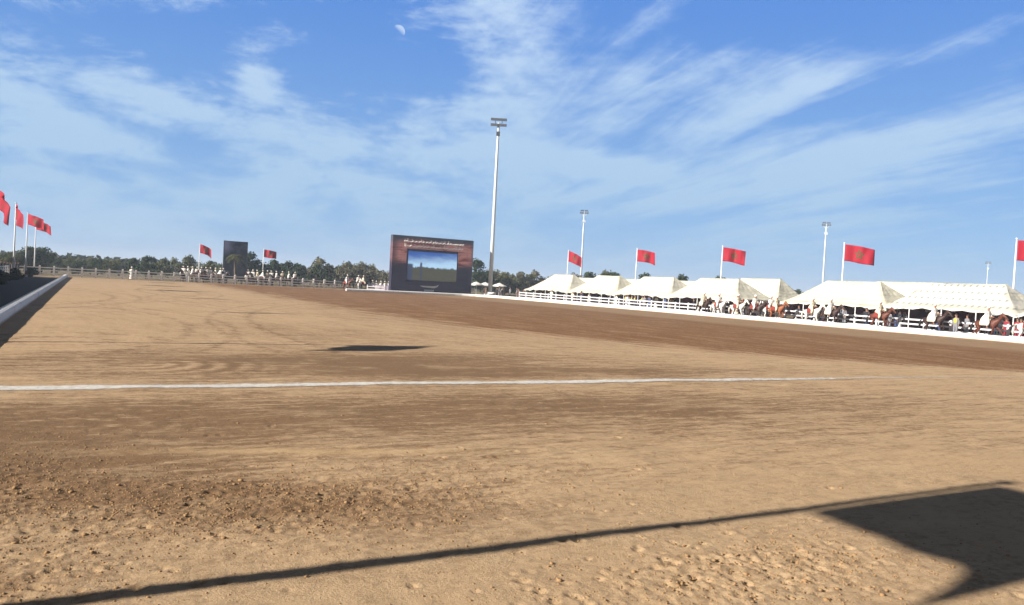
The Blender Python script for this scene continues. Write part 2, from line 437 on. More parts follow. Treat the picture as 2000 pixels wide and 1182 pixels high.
# ------------------------------------------------------------------ chalk line
def chalk():
    m, t, b = newmat('lime_chalk')
    P = X(t, t.node('ShaderNodeNewGeometry').outputs['Position']); xx, yy, zz = t.sep(P)
    n = t.noise(t.comb(xx*2.2, yy*5), 1.5, 6, .7)
    edge = (yy-16.0+(t.noise(t.comb(xx*.8, 0), 1, 3, .5)-.5)*.18).abs()
    f = (t.step(edge, .33, .06)*1.3+(n-.5)*2.6-t.step(xx, 9, 29)*1.2+t.step(edge, .38, .2)*t.step(xx, 6, -2)*.25).clamp()
    t.put(b.inputs['Base Color'], t.mix(t.step(t.noise(P, 9, 3, .6), .3, .7), (.46, .42, .37), (.60, .58, .55)))
    b.inputs['Roughness'].default_value = .95; b.inputs['Specular IOR Level'].default_value = .05
    tr = t.node('ShaderNodeBsdfTransparent'); mx = t.node('ShaderNodeMixShader')
    t.put(mx.inputs[0], f); m.node_tree.links.new(tr.outputs[0], mx.inputs[1]); m.node_tree.links.new(b.outputs[0], mx.inputs[2])
    out = [n_ for n_ in m.node_tree.nodes if n_.type == 'OUTPUT_MATERIAL'][0]; m.node_tree.links.new(mx.outputs[0], out.inputs[0])
    xs = np.arange(-2.3, 30, .06); ys = np.linspace(15.66, 16.38, 13); A, B = np.meshgrid(xs, ys, indexing='ij')
    Z = relief(A, B)+.010
    ix = np.arange(A.size).reshape(A.shape)
    q = np.stack([ix[:-1, :-1], ix[1:, :-1], ix[1:, 1:], ix[:-1, 1:]], -1).reshape(-1, 4)
    o = obj('chalk_line', fast_mesh('chalk_line', np.stack([A, B, Z], -1).reshape(-1, 3), q), m, smooth=True)
    tag(o, 'white chalk line drawn straight across the sand, wearing thin at its right end', 'line marking', kind='structure')
chalk()

# ------------------------------------------------------------------ kerbs
def kerb_path(name, pts, w, h, mat, label):
    """low wall with a rounded top swept along pts (ground polyline)"""
    prof = [(-w/2, -.1), (-w/2, h*.72), (-w*.36, h*.93), (-w*.15, h), (w*.15, h), (w*.36, h*.93), (w/2, h*.72), (w/2, -.1)]
    vs, fs = [], []; P = [Vector((*p, 0)) for p in pts]
    for i, p in enumerate(P):
        dv = (P[min(i+1, len(P)-1)]-P[max(i-1, 0)]).normalized(); nrm = Vector((dv.y, -dv.x, 0))
        vs += [p+nrm*a+Vector((0, 0, b)) for a, b in prof]
    n = len(prof)
    for i in range(len(P)-1):
        for k in range(n-1): fs.append((i*n+k, i*n+k+1, (i+1)*n+k+1, (i+1)*n+k))
    fs += [tuple(range(n)), tuple((len(P)-1)*n+k for k in range(n))[::-1]]
    mb = MB(); mb.add(vs, fs)
    return tag(mb.build(name, mat, smooth=False), label, 'kerb', kind='structure')
def kerb_mat():
    m, t, b = newmat('kerb_whitewash')
    P = t.node('ShaderNodeNewGeometry').outputs['Position']; xx, yy, zz = t.sep(P)
    n = t.noise(P, 2.2, 6, .65); n2 = t.noise(P, .5, 3, .5)
    f = (t.step(zz+(n-.5)*.14, .14, .02)+t.step(n*n2, .31, .42)*.5+t.step((yy*1.5708).sin().abs(), .03, .008)*.7).clamp()
    t.put(b.inputs['Base Color'], t.mix(f, (.78, .765, .75), (.42, .33, .24))); b.inputs['Roughness'].default_value = .8
    t.put(b.inputs['Normal'], t.bump(n, .4, .02))
    return m
M['kerb'] = kerb_mat()
kerb_path('kerb', [(-2.7, yy+.0) for yy in np.arange(-6, 131.6, 1.5)], .46, .36, M['kerb'], 'long white rounded kerb wall between the sand and the dark tarmac on the left')
arc = [(57.6-6+6*math.cos(a), 111+6*math.sin(a)) for a in np.linspace(0, math.pi/2, 9)]
kerb_path('kerb', [(57.6, yy) for yy in np.arange(8, 110.5, 2)]+arc+[(xx, 117) for xx in np.arange(50, 33, -2)], .42, .40, M['kerb'], 'long bright white kerb along the right side of the arena below the horses')

# ------------------------------------------------------------------ fences
def fence(name, a, b, label, n_posts, rails, h, mat, post=.075, rail=(.028, .055), group=None):
    A, B = Vector((*a, 0)), Vector((*b, 0)); L = (B-A).length; dv = (B-A)/L
    root = thing(name, label, 'fence', A, math.atan2(dv.y, dv.x), group)
    for z in rails:
        mb = MB(); mb.box(0, L, -rail[0]-post-.003, rail[0]-post-.003, z-rail[1], z+rail[1]); mb.build('rail', mat, root)
    pm = MB(); pm.box(-post, post, -post, post, -.1, h-.06); pm.add([(-post, -post, h-.06), (post, -post, h-.06), (post, post, h-.06), (-post, post, h-.06), (0, 0, h)], [(0, 1, 4), (1, 2, 4), (2, 3, 4), (3, 0, 4)])
    pme = pm.mesh('post'); pme.materials.append(mat)
    for i in range(n_posts): obj('post', pme, (), root, (L*i/(n_posts-1), 0, 0))
    return root
fence('rail_fence', (60.6, 112), (60.6, 22), 'white post and rail fence behind the horses along the tents', 41, (.32, .70, 1.08), 1.25, M['fence_paint'], .085, (.03, .065))
fence('rail_fence', (-9.6, 133), (38.5, 133), 'pale weathered post and rail fence across the far end of the arena', 28, (.4, .8, 1.2), 1.5, M['far_paint'], .13, (.03, .055))
fence('rail_fence', (-9.4, 70), (-9.4, 131.6), 'pale rail fence on the far left behind the row of flagpoles', 22, (.4, .8, 1.2), 1.3, M['far_paint'], .07, (.025, .055))
fence('rail_fence', (38.7, 121.6), (41.1, 120.4), 'short white fence between the lilac banner and the big screen', 3, (.4, .8), 1.1, M['far_paint'], .06)

# ------------------------------------------------------------------ flags
def flag_mat():
    m, t, b = newmat('red_flag_cloth')
    co = t.node('ShaderNodeTexCoord').outputs['Object']; n = t.noise(co, 2.5, 4, .6)
    t.put(b.inputs['Base Color'], t.mix(n, (.38, .010, .026), (.46, .018, .04))); b.inputs['Roughness'].default_value = .7
    tr = t.node('ShaderNodeBsdfTranslucent'); tr.inputs[0].default_value = (.42, .012, .03, 1); mx = t.node('ShaderNodeMixShader'); mx.inputs[0].default_value = .3
    m.node_tree.links.new(b.outputs[0], mx.inputs[1]); m.node_tree.links.new(tr.outputs[0], mx.inputs[2])
    out = [n_ for n_ in m.node_tree.nodes if n_.type == 'OUTPUT_MATERIAL'][0]; m.node_tree.links.new(mx.outputs[0], out.inputs[0])
    return m
M['flag'] = flag_mat(); M['star'] = plain('green_star', (.02, .09, .03), .7, .1)
def flagpole(loc, h, wind, L, H, droop, ph, label, group, r=.055, wave=.16, bend=1.5):
    root = thing('flagpole', label, 'flag', loc, 0, group)
    mb = MB(); mb.tube([(0, 0, -.1), (0, 0, h*.5), (0, 0, h)], [r*1.3, r, r*.55], 10); mb.build('pole', M['white_paint'], root, smooth=True)
    mb = MB(); mb.tube([(0, 0, 0), (0, 0, .18), (0, 0, .24)], [r*2.6, r*2.4, r*1.3], 10)
    mb.build('base', M['concrete'], root)
    mb = MB(); mb.tube([(0, 0, h), (0, 0, h+.04), (0, 0, h+.1), (0, 0, h+.14)], [r*.5, r*1.3, r*1.2, r*.3], 8); mb.build('finial', M['galv'], root)
    w = Vector((wind[0], wind[1], 0)).normalized(); side = Vector((-w.y, w.x, 0))
    def P(u, v):
        amp = wave*min(1, u*2.0)
        lat = amp*math.sin(7.2*u+ph+v*1.1)+amp*.4*math.sin(15*u+2*ph-v*2)
        z = h-.08-H*(1-v)-droop*u**bend*(1 if bend < 3 else 1.1-v)-.10*u*math.sin(5*u+ph)*(1-v)
        return w*(r+.01+u*L*(1-.12*droop))+side*lat+Vector((0, 0, z))
    nu, nv = 22, 12; vs = [P(i/nu, j/nv) for i in range(nu+1) for j in range(nv+1)]
    fs = [(i*(nv+1)+j, (i+1)*(nv+1)+j, (i+1)*(nv+1)+j+1, i*(nv+1)+j+1) for i in range(nu) for j in range(nv)]
    mb = MB(); mb.add(vs, fs); fl = mb.build('flag', M['flag'], root, smooth=True)
    sol = fl.modifiers.new('cloth', 'SOLIDIFY'); sol.thickness = .006; sol.offset = 0
    # five-pointed outline star on both faces
    sm = MB(); R_ = .30*H; pts = [(R_*math.sin(2*math.pi*k/5), R_*math.cos(2*math.pi*k/5)) for k in range(5)]
    for k in range(5):
        a, b = Vector(pts[k]), Vector(pts[(k+2) % 5]); n2 = Vector((-(b-a).y, (b-a).x)).normalized()*.02*H
        for q in range(8):
            c0, c1 = a.lerp(b, q/8), a.lerp(b, (q+1)/8)
            quad = [c0+n2, c0-n2, c1-n2, c1+n2]
            for sgn in (1, -1):
                out = []
                for c in quad:
                    uu, vv = .5+c.x/L, .5+c.y/H
                    e = .01; nn = (P(uu+e, vv)-P(uu-e, vv)).cross(P(uu, vv+e)-P(uu, vv-e)).normalized()
                    out.append(P(uu, vv)+nn*(.012+.0015*k)*sgn)
                sm.add(out, [(0, 1, 2, 3)])
    sm.build('star', M['star'], fl)
    return root
GL = 'red flags on white poles along the left side'; GR = 'red flags on white poles behind the tents'
labs = {82: 'largest red flag on the far left, cut by the picture edge and hanging low', 101: 'dark red flag second from the left edge, drooping from its pole',
        120: 'red flag in the middle of the far left cluster of flags', 139: 'red flag farthest right of the left cluster, trailing to a point'}
flags_l = {5.81: ((.02, -1), 2.35, 1.62, .75, .8, .09, .14, 7.0), 25: ((.3, -.95), 2.3, 1.3, 1.25, 1.3, .085, .25, 1.5), 44: ((.5, -.85), .8, 1.2, 1.0, 2.6, .07, .1, 1.2), 63: ((.5, -.85), .8, 1.2, 1.0, 3.9, .07, .1, 1.2),
           82: ((.4, -.92), 3.0, 1.65, 1.5, 5.2, .08, .2, 1.5), 101: ((.25, -.97), 2.9, 1.6, 1.2, 6.5, .08, .2, 1.4), 120: ((.7, -.7), 2.9, 1.35, .75, 7.8, .08, .2, 1.3), 139: ((.75, -.66), 3.0, 1.3, .75, 9.1, .08, .2, 1.3)}
for yy, (wd, L, H, dr, ph, r_, wv_, bd) in flags_l.items():
    flagpole((-7, yy, 0), 8.1, wd, L, H, dr, ph, labs.get(yy, 'red flag outside the frame on the left, its shadow on the sand'), GL, r_, wv_, bd)
labs = ['small red flag over the leftmost white tent', 'red flag between the second and third tents from the left', 'red flag above the tent where the white riders bunch',
        'largest whole red flag, flying right of the slim far floodlight mast', 'red flag cut off by the right edge of the picture']
for i, (yy, L, dr) in enumerate(((115.2, 2.6, 1.0), (96.1, 2.9, .45), (78.1, 3.0, .45), (59.5, 3.1, .5), (41.5, 3.1, .3))):
    flagpole((71.2, yy, 0), 8.45, (.55, -.83), L, 1.75, dr, 1.7*i+.4, labs[i], GR, .085, .17+.03*(i % 3))
flagpole((15.5, 135.2, 0), 6.1, (.9, -.35), 1.9, 1.35, .75, 2.0, 'small red flag left of the dark billboard at the far end', 'red flags at the far end', .06)
flagpole((25.3, 135.2, 0), 5.95, (.95, -.3), 2.0, 1.25, .3, .2, 'small red flag right of the dark billboard at the far end', 'red flags at the far end', .06)

# ------------------------------------------------------------------ floodlight masts
def mast(loc, h, r0, label, style):
    rz = math.atan2(loc[1], loc[0])-math.pi/2
    root = thing('floodlight_mast', label, 'floodlight mast', loc, rz, 'floodlight masts')
    mb = MB(); mb.tube([(0, 0, -.1), (0, 0, h*.35), (0, 0, h*.72), (0, 0, h-.6)], [r0, r0*.86, r0*.66, r0*.5], 14); mb.build('pole', M['galv'], root, smooth=True)
    mb = MB(); mb.box(-1.0, 1.0, -1.0, 1.0, 0, .55); mb.box(-.7, .7, -.7, .7, .553, .85); mb.build('plinth', M['white_paint'], root)
    def lampbox(x, z, w=.62, hh=.42):
        b = MB(); b.add([(x-w/2, -.34, z-hh/2-.08), (x+w/2, -.34, z-hh/2-.08), (x+w/2, -.30, z+hh/2-.08), (x-w/2, -.30, z+hh/2-.08),
                         (x-w*.36, .05, z-hh*.3), (x+w*.36, .05, z-hh*.3), (x+w*.36, .05, z+hh*.36), (x-w*.36, .05, z+hh*.36)],
                        [(0, 1, 2, 3), (4, 7, 6, 5), (0, 4, 5, 1), (1, 5, 6, 2), (2, 6, 7, 3), (3, 7, 4, 0)])
        o = b.build('lamp', M['lamp_dark'], root)
        g = MB(); g.box(x-w*.42, x+w*.42, -.352, -.343, z-hh*.42-.08, z+hh*.42-.08); g.build('lamp_glass', M['lamp_glass'], o)
    if style == 0:
        fr = MB()
        for z in (h-.1, h-1.0): fr.box(-1.25, 1.25, .06, .18, z-.09, z+.09)
        for x in (-.55, .55): fr.box(x-.05, x+.05, .19, .27, h-1.15, h+.1)
        fr.tube([(0, .1, h-.9), (0, 0, h-2.6)], [.09, r0*.5], 8); fr.build('frame', M['lamp_dark'], root)
        for z in (h-.05, h-.95):
            for x in (-1.0, -.34, .34, 1.0): lampbox(x, z, .62, .46)
        b = MB(); b.box(-.3, .3, -.42, .3, h-2.7, h-2.1); b.build('junction_box', M['lamp_dark'], root)
        b = MB()
        for k in range(70): b.box(r0*.2, r0*.2+.5, -r0-.16, -r0-.12, 3+k*.35, 3.05+k*.35)
    else:
        fr = MB(); fr.tube([(-1.3, .1, h-.9), (0, .1, h-2.2), (1.3, .1, h-.9)], .09, 6); fr.box(-1.5, 1.5, .05, .17, h-.98, h-.82); fr.box(-1.2, 1.2, .05, .17, h-.2, h-.08); fr.build('frame', M['galv'], root)
        for z, xs in ((h-.1, (-1.05, -.45, .45, 1.05)), (h-.85, (-1.2, -.5, .5, 1.2))):
            for x in xs: lampbox(x, z, .56, .5)
        b = MB(); b.box(-.5, .5, -.5, .5, h-4.2, h-3.4); b.build('platform', M['galv'], root)
mast((58.6, 118.6, 0), 29.2, .36, 'tall pale floodlight mast standing right of the big screen', 0)
mast((150.5, 234.5, 0), 29.2, .38, 'faint distant floodlight mast beside the leftmost tent flag', 1)
mast((221, 192.5, 0), 29, .38, 'slim distant floodlight mast with two dark lamp clusters left of the largest whole flag', 1)
mast((435, 268, 0), 28.5, .30, 'very faint far mast rising over the right end of the tents', 1)

# ------------------------------------------------------------------ big screen and billboard
def screen_mat():
    m, t, b = newmat('screen_print')
    co = X(t, t.node('ShaderNodeTexCoord').outputs['Object']); x, y, z = t.sep(co)
    u = x/14.1; v = z/9.0
    n = t.noise(t.comb(u*3, v*5), 1.6, 5, .6); n2 = t.noise(t.comb(u*2, v*9, 3), 2.2, 5, .6)
    vv = v+(n-.5)*.16
    glow = t.step(vv, .46, .62)*t.step(vv, .98, .80)*(t.step((u-.5).abs(), .5, .40)*.8+.2)
    c = t.mix(t.step(vv, .78, .98), (.10, .05, .075), (.085, .10, .14))
    c = t.mix((glow*(.75+n2*.7)).clamp(), c, t.mix(t.step(n2, .32, .55), (.42, .11, .09), (.85, .40, .36)))
    c = t.mix(t.step(vv, .60, .42), c, t.mix(n2, (.022, .018, .052), (.055, .045, .10)))
    jt = t.step((x*2.2282).sin().abs(), .035, .012).max(t.step((z*3.1416/1.5).sin().abs(), .045, .015))
    c = t.mix(jt*.55, c, (.01, .01, .012))
    t.put(b.inputs['Base Color'], c); b.inputs['Roughness'].default_value = .6
    return m
def video_mat():
    """the lit picture on the screen: blue sky over dark land"""
    m, t, b = newmat('lit_video_screen')
    co = X(t, t.node('ShaderNodeTexCoord').outputs['Object']); x, y, z = t.sep(co)
    u = (x-2.55)/8.3; v = (z-2.15)/4.5
    n = t.noise(t.comb(u*3, v*4), 1.7, 6, .65); n2 = t.noise(t.comb(u*9, v*1.2), 1.5, 4, .7)
    skyc = t.mix(t.step(v+(n-.5)*.35-u*.12, .92, .45), (.02, .085, .34), (.42, .63, .84))
    land = t.mix(n, (.028, .026, .022), (.10, .095, .055))
    hor = .46+(n2-.5)*.26+(n-.5)*.1
    c = t.mix(t.step(v-hor, -.03, .03), land, skyc)
    tow = t.step((u-.27+(n-.5)*.05).abs(), .03, .012)*t.step(v, .66, .58)+t.step(u+(n2-.5)*.05, .12, .08)*t.step(v, .60, .52)
    c = t.mix(tow.clamp(), c, (.03, .045, .09))
    t.put(b.inputs['Base Color'], (.02, .02, .02, 1)); t.put(b.inputs['Emission Color'], c); b.inputs['Emission Strength'].default_value = .52
    b.inputs['Roughness'].default_value = .5
    return m
def big_screen():
    W, H, D = 14.1, 9.0, .6
    root = thing('video_screen', 'big dark video screen with a sunset surround and white lettering beside the tall mast', 'screen', (41.35, 118.2, 0))
    pts = [(0, 0)]+[(W-1.2+1.2*math.sin(a), 1.2-1.2*math.cos(a)) for a in np.linspace(0, math.pi/2, 7)]+[(W, D+.5), (0, D+.5)]
    mb = MB(); n = len(pts); mb.add([(a, b, 0) for a, b in pts]+[(a, b, H) for a, b in pts], [tuple(range(n))[::-1], tuple(range(n, 2*n))]+[(i, (i+1) % n, n+(i+1) % n, n+i) for i in range(n)])
    mb.build('surround', screen_mat(), root)
    fr = MB(); x0, x1, z0, z1 = 2.55, 10.85, 2.15, 6.65
    for a in ((x0-.22, x1+.12, z1, z1+.35), (x0-.22, x0, z0-.1, z1-.003), (x1, x1+.12, z0-.1, z1-.003), (x0+.003, x1-.003, z0-.1, z0)): fr.box(a[0], a[1], -.14, -.004, a[2], a[3])
    fr.build('screen_frame', plain('dark_violet_frame', (.02, .012, .035), .5, .2), root)
    s = MB(); s.box(x0, x1, -.06, -.006, z0, z1); s.build('display_panel', video_mat(), root)
    # two lines of flowing white script, its letters too small to read in the photograph
    pale = plain('white_lettering', (.85, .80, .77), .6, .1); r = random.Random(4)
    L = MB()
    def script(zc, xa, xb, s, mbq):
        x = xb; k = 0
        while x > xa:
            w = r.uniform(.5, 1.0)*s*1.9; w = min(w, x-xa+.05); k += 1
            pts_ = [(x-w*q/8, -.03-.004*(k % 2), zc+s*.16*math.sin(q*1.55+k)-(.12*s if q == 8 else 0)) for q in range(9)]
            mbq.tube(pts_, .11*s, 4)
            for e in range(r.choice((0, 1, 1, 2))):
                xx = x-r.uniform(.05, w); mbq.box(xx-.06*s, xx+.06*s, -.036, -.006, zc+s*(.06), zc+s*r.uniform(.45, .72))
            if r.random() < .7:
                xx = x-r.uniform(.1, w*.9); zz = zc+s*r.choice((-.38, .42)); mbq.box(xx-.07*s, xx+.07*s, -.034, -.007, zz-.06*s, zz+.06*s)
            x -= w+r.uniform(.10, .22)*s
    script(8.12, 1.9, 11.9, .72, L); script(7.42, 2.0, 11.8, .72, L)
    L.build('lettering', pale, root)
    e = MB(); e.add([(4.7, -.03, 1.33), (5.3, -.03, 1.12), (7.2, -.03, 1.02), (7.75, -.03, 1.25), (7.95, -.03, 1.62), (7.6, -.03, 1.45), (7.1, -.03, 1.36), (5.6, -.03, 1.34)], [(0, 1, 7), (1, 2, 6, 7), (2, 3, 5, 6), (3, 4, 5)])
    e.build('emblem', plain('grey_emblem', (.42, .42, .42), .6, .15), root)
    f = MB()
    for k in range(9): f.box(5.55+k*.18, 5.55+k*.18+.12, -.03, -.008, .42+(.03 if k % 3 else 0), .78-(.05 if k % 2 else 0))
    f.build('caption', plain('pale_blue_caption', (.38, .48, .58), .6, .1), root)
big_screen()
def billboard():
    m, t, b = newmat('night_print')
    co = X(t, t.node('ShaderNodeTexCoord').outputs['Object']); x, y, z = t.sep(co)
    n = t.noise(t.comb(x*.5, z*.5), 1.5, 5, .6)
    c = t.mix(t.step(n, .42, .62), (.02, .022, .05), (.07, .085, .16))
    c = t.mix((t.step(x, 1.7, .2)*t.step(z, 4.3, 6.2)).clamp(), c, (.36, .36, .56))
    c = t.mix(t.step(z+(n-.5)*2, 4.0, 2.5)*.7, c, (.05, .05, .06))
    t.put(b.inputs['Base Color'], c); b.inputs['Roughness'].default_value = .6
    root = thing('billboard', 'dark upright billboard behind the palm at the far end', 'billboard', (19.75, 139.4, 0))
    mb = MB(); mb.box(0, 3.65, 0, .35, .9, 6.95); mb.build('panel', m, root)
    fr = MB()
    for a in ((-.08, 0, .82, 7.03), (3.65, 3.73, .82, 7.03)): fr.box(a[0], a[1], -.03, .38, a[2], a[3])
    for a in ((.003, 3.647, 6.95, 7.03), (.003, 3.647, .82, .9)): fr.box(a[0], a[1], -.03, .38, a[2], a[3])
    fr.build('frame', M['lamp_dark'], root)
    for xx in (.6, 3.0):
        l = MB(); l.box(xx-.1, xx+.1, .08, .28, -.1, .817); l.build('leg', M['lamp_dark'], root)
billboard()

# ------------------------------------------------------------------ tents
def tent_mat(name, a, stripe, dots):
    m, t, b = newmat(name)
    co = X(t, t.node('ShaderNodeTexCoord').outputs['Object']); x, y, z = t.sep(co)
    n = t.noise(co, .8, 5, .6)
    c = t.mix(n, a, tuple(min(.9, q*1.1) for q in a))
    st = ((z*stripe).sin()*.5+.5).pow(3)
    c = t.mix(st*(n*.7+.05), c, (.50, .46, .29))
    sm_ = t.step(((y*4.2).sin()).abs(), .10, .02); c = t.mix(sm_*.35, c, (.42, .40, .34))
    c = t.mix(t.step(t.noise(t.comb(x*1.5, y*.6, z*1.5), 1.3, 5, .65), .55, .75)*.3, c, (.44, .40, .31))
    if dots:
        row = ((z*11.0).sin()*.5+.5).pow(4); cl = ((y*11.0).sin()*.5+.5).pow(2)
        c = t.mix((row*cl*dots*(.5+n)).clamp(), c, (.30, .31, .30))
    t.put(b.inputs['Base Color'], c); b.inputs['Roughness'].default_value = .85
    tr = t.node('ShaderNodeBsdfTranslucent'); t.put(tr.inputs[0], c); mx = t.node('ShaderNodeMixShader'); mx.inputs[0].default_value = .12
    m.node_tree.links.new(b.outputs[0], mx.inputs[1]); m.node_tree.links.new(tr.outputs[0], mx.inputs[2])
    out = [n_ for n_ in m.node_tree.nodes if n_.type == 'OUTPUT_MATERIAL'][0]; m.node_tree.links.new(mx.outputs[0], out.inputs[0])
    t.put(b.inputs['Normal'], t.bump(t.noise(t.comb(x*.4, y*2.2, z), 1.2, 4, .6), .9, .2))
    return m
M['tent_plain'] = tent_mat('plain_canvas', (.63, .60, .505), 9.0, 0)
M['tent_stripe'] = tent_mat('striped_canvas', (.63, .60, .49), 13.0, 0)
M['tent_motif'] = tent_mat('motif_canvas', (.63, .61, .54), 6.0, 1.6)
def tent(yc, ridge, length, xf, xb, label, mat, eave=1.95, top=4.28, sag=1.3, walls=True):
    """ridge tent, its open front towards the arena (-X); local origin at the ground centre"""
    xc = (xf+xb)/2
    root = thing('ridge_tent', label, 'tent', (xc, yc, 0), 0, 'white ridge tents along the right side')
    hx, hy = (xb-xf)/2, length/2; rx, ry = .12, ridge/2
    nr, ns = 12, 14; vs, fs = [], []
    def loop(k, tt):
        a, b = rx+(hx-rx)*tt, ry+(hy-ry)*tt; pts = []
        cs = [(-a, b), (-a, -b), (a, -b), (a, b)]
        for q in range(4):
            p, r2 = Vector(cs[q]), Vector(cs[(q+1) % 4])
            for i in range(ns):
                f = i/ns; pt = p.lerp(r2, f)
                s = math.sin(math.pi*f)
                z = eave+(top-eave)*(1-tt)**sag
                sc = 1-.05*s*tt                                      # edges drawn in between the pole tips
                z += (.10*s-.13*(1-s))*tt*tt+.03*math.sin(i*2.1+q+yc)*tt-.13*math.sin(math.pi*f)*(1-tt)*(1 if q in (0, 2) else 0)-.07*math.sin(math.pi*tt)*math.sin(math.pi*f)+.02*math.sin(i*1.7+k*.9+yc)
                pts.append((pt.x*(sc if q in (0, 2) else 1), pt.y*(sc if q in (1, 3) else 1), z))
        return pts
    for k in range(nr+1): vs += loop(k, k/nr)
    N_ = 4*ns
    for k in range(nr):
        for i in range(N_): fs.append((k*N_+i, k*N_+(i+1) % N_, (k+1)*N_+(i+1) % N_, (k+1)*N_+i))
    fs.append(tuple(range(N_)))
    mb = MB(); mb.add(vs, fs); roof = mb.build('roof', mat, root, smooth=True)
    rim = loop(0, 1); mb = MB(); drop = []
    for i, p in enumerate(rim): drop.append((p[0]*1.004, p[1]*1.004, p[2]-(.20+.06*math.cos(i*math.pi))))
    mb.add([(p[0]*1.004, p[1]*1.004, p[2]+.004) for p in rim]+drop, [(i, (i+1) % N_, N_+(i+1) % N_, N_+i) for i in range(N_)])
    mb.build('valance', mat, root)
    pm = MB(); pm.tube([(0, 0, -.05), (0, 0, eave-.08)], .045, 7); pme = pm.mesh('pole'); pme.materials.append(M['white_paint'])
    for f in (.02, .26, .5, .74, .98): obj('pole', pme, (), root, (-hx+.10, -hy+2*hy*f, 0))
    pm = MB(); pm.tube([(0, 0, -.05), (0, 0, top-.06)], .06, 7); pm2 = pm.mesh('ridge_pole'); pm2.materials.append(M['wood'])
    for s in (-1, 1): obj('ridge_pole', pm2, (), root, (0, s*(ry-.1), 0))
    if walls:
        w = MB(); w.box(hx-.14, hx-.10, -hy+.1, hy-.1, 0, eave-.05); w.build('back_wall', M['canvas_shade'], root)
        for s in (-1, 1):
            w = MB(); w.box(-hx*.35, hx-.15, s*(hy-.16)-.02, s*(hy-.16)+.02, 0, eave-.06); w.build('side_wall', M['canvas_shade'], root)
    return root
TX0, TX1 = 63.2, 70.0
tent(108.6, 5.6, 13.4, TX0, TX1, 'leftmost white tent, its left end sloping down towards the mast', M['tent_plain'], 1.75)
tent(96.2, 5.4, 13.0, TX0, TX1, 'second white tent from the left', M['tent_stripe'], 1.75)
tent(84.7, 6.2, 13.0, TX0, TX1, 'third white tent from the left', M['tent_plain'], 1.85)
tent(73.2, 6.4, 13.0, TX0, TX1, 'large white tent directly behind the bunched white riders', M['tent_plain'], 1.9)
tent(54.3, 6.2, 12.8, TX0, TX1, 'broad striped white tent under the largest whole flag', M['tent_stripe'], 2.0, 4.32)
tent(42.7, 6.6, 12.4, TX0, TX1, 'white tent with rows of grey motifs at the right', M['tent_motif'], 2.1, 4.36)
tent(30.6, 6.4, 12.0, TX0, TX1, 'white tent at the right edge of the picture, mostly out of frame', M['tent_motif'], 2.1, 4.3)
for yc, lab in ((85.5, 'yellowish tent set back, rising right of the bunched riders'), (62.4, 'tent set back between the striped tent and the motif tent'), (115, 'tent set back between the second and third tents'),
                (101.6, 'tent set back behind the gap right of the third tent'), (132, 'tent set back behind the gap between the two leftmost tents')):
    tent(yc, 7.5, 13.0, 82, 89, lab, M['tent_stripe'], 2.0, 5.0 if yc < 90 else 4.35)

# ------------------------------------------------------------------ people and horses
def hand(nodes, edges, wrist, pos, dr):
    """palm, four unequal fingers and a thumb off its side"""
    p = Vector(pos); dv = Vector(dr).normalized(); sd_ = dv.cross(Vector((0, 1, .2))).normalized()
    k = chain(nodes, edges, wrist, [(*(p+dv*.06), .034, .022)])
    for i, (o, l) in enumerate(((-.03, .06), (-.01, .075), (.01, .07), (.03, .052))):
        q = p+dv*.10+sd_*o; e = q+dv*l+Vector((0, .012, 0))
        chain(nodes, edges, k, [(*q, .011), (*e, .008)])
    q = p+dv*.055+sd_*-.05; chain(nodes, edges, k, [(*q, .013), (*(q+dv*.04-sd_*.01), .010)])
def head_nodes(nodes, edges, neck, x, z):
    k = chain(nodes, edges, neck, [(x+.01, 0, z+.09, .068), (x+.02, 0, z+.18, .088, .08), (x+.015, 0, z+.26, .062)])
    return k
def standing():
    """faces +X"""
    n = {'hip': (0, 0, .95, .14, .16)}; e = []
    c = chain(n, e, 'hip', [(0, 0, 1.15, .12, .145), (0, 0, 1.36, .125, .175), (0, 0, 1.47, .07)]); head_nodes(n, e, c, 0, 1.47)
    for s in (-1, 1):
        chain(n, e, 'hip', [(0, s*.10, .86, .095), (.02, s*.10, .48, .062), (-.01, s*.10, .10, .045), (.05, s*.10, .035, .04), (.15, s*.11, .03, .035)])
        w = chain(n, e, list(n)[2], [(0, s*.20, 1.40, .06), (-.02, s*.25, 1.14, .045), (.06, s*.26, .90, .033)])
        hand(n, e, w, (.06, s*.26, .90), (.25, 0, -1))
    return n, e
bn, be = standing(); BODY = skin_mesh('standing_body', bn, be)
def robe(z0, z1, prof):
    mb = MB(); mb.tube([(p[2] if len(p) > 2 else 0, 0, p[0]) for p in prof], [p[1] for p in prof], 14, True, 0, 1.0); return mb
def cloth_standing():
    n = {'hip': (0, 0, .95, .165, .185)}; e = []
    chain(n, e, 'hip', [(0, 0, 1.15, .145, .17), (0, 0, 1.36, .145, .195), (0, 0, 1.46, .085)])
    for s in (-1, 1):
        chain(n, e, 'hip', [(0, s*.10, .84, .115), (.02, s*.10, .48, .085), (-.01, s*.10, .13, .072)])
        chain(n, e, 'n2', [(0, s*.20, 1.40, .08), (-.02, s*.25, 1.14, .065), (.05, s*.26, .95, .055)])
    return n, e
cn, ce = cloth_standing(); CLOTH = skin_mesh('standing_clothes', cn, ce)
def gown_standing():
    mb = MB(); mb.tube([(0, 0, .12), (0, 0, .5), (0, 0, .95), (0, 0, 1.2), (0, 0, 1.38), (0, 0, 1.47)], [.27, .24, .205, .20, .205, .09], 14, True, 0, 1.0)
    for s in (-1, 1): mb.tube([(0, s*.17, 1.40), (-.02, s*.26, 1.14), (.06, s*.27, .93)], [.085, .08, .085], 10)
    return mb.mesh('gown')
GOWN = gown_standing()
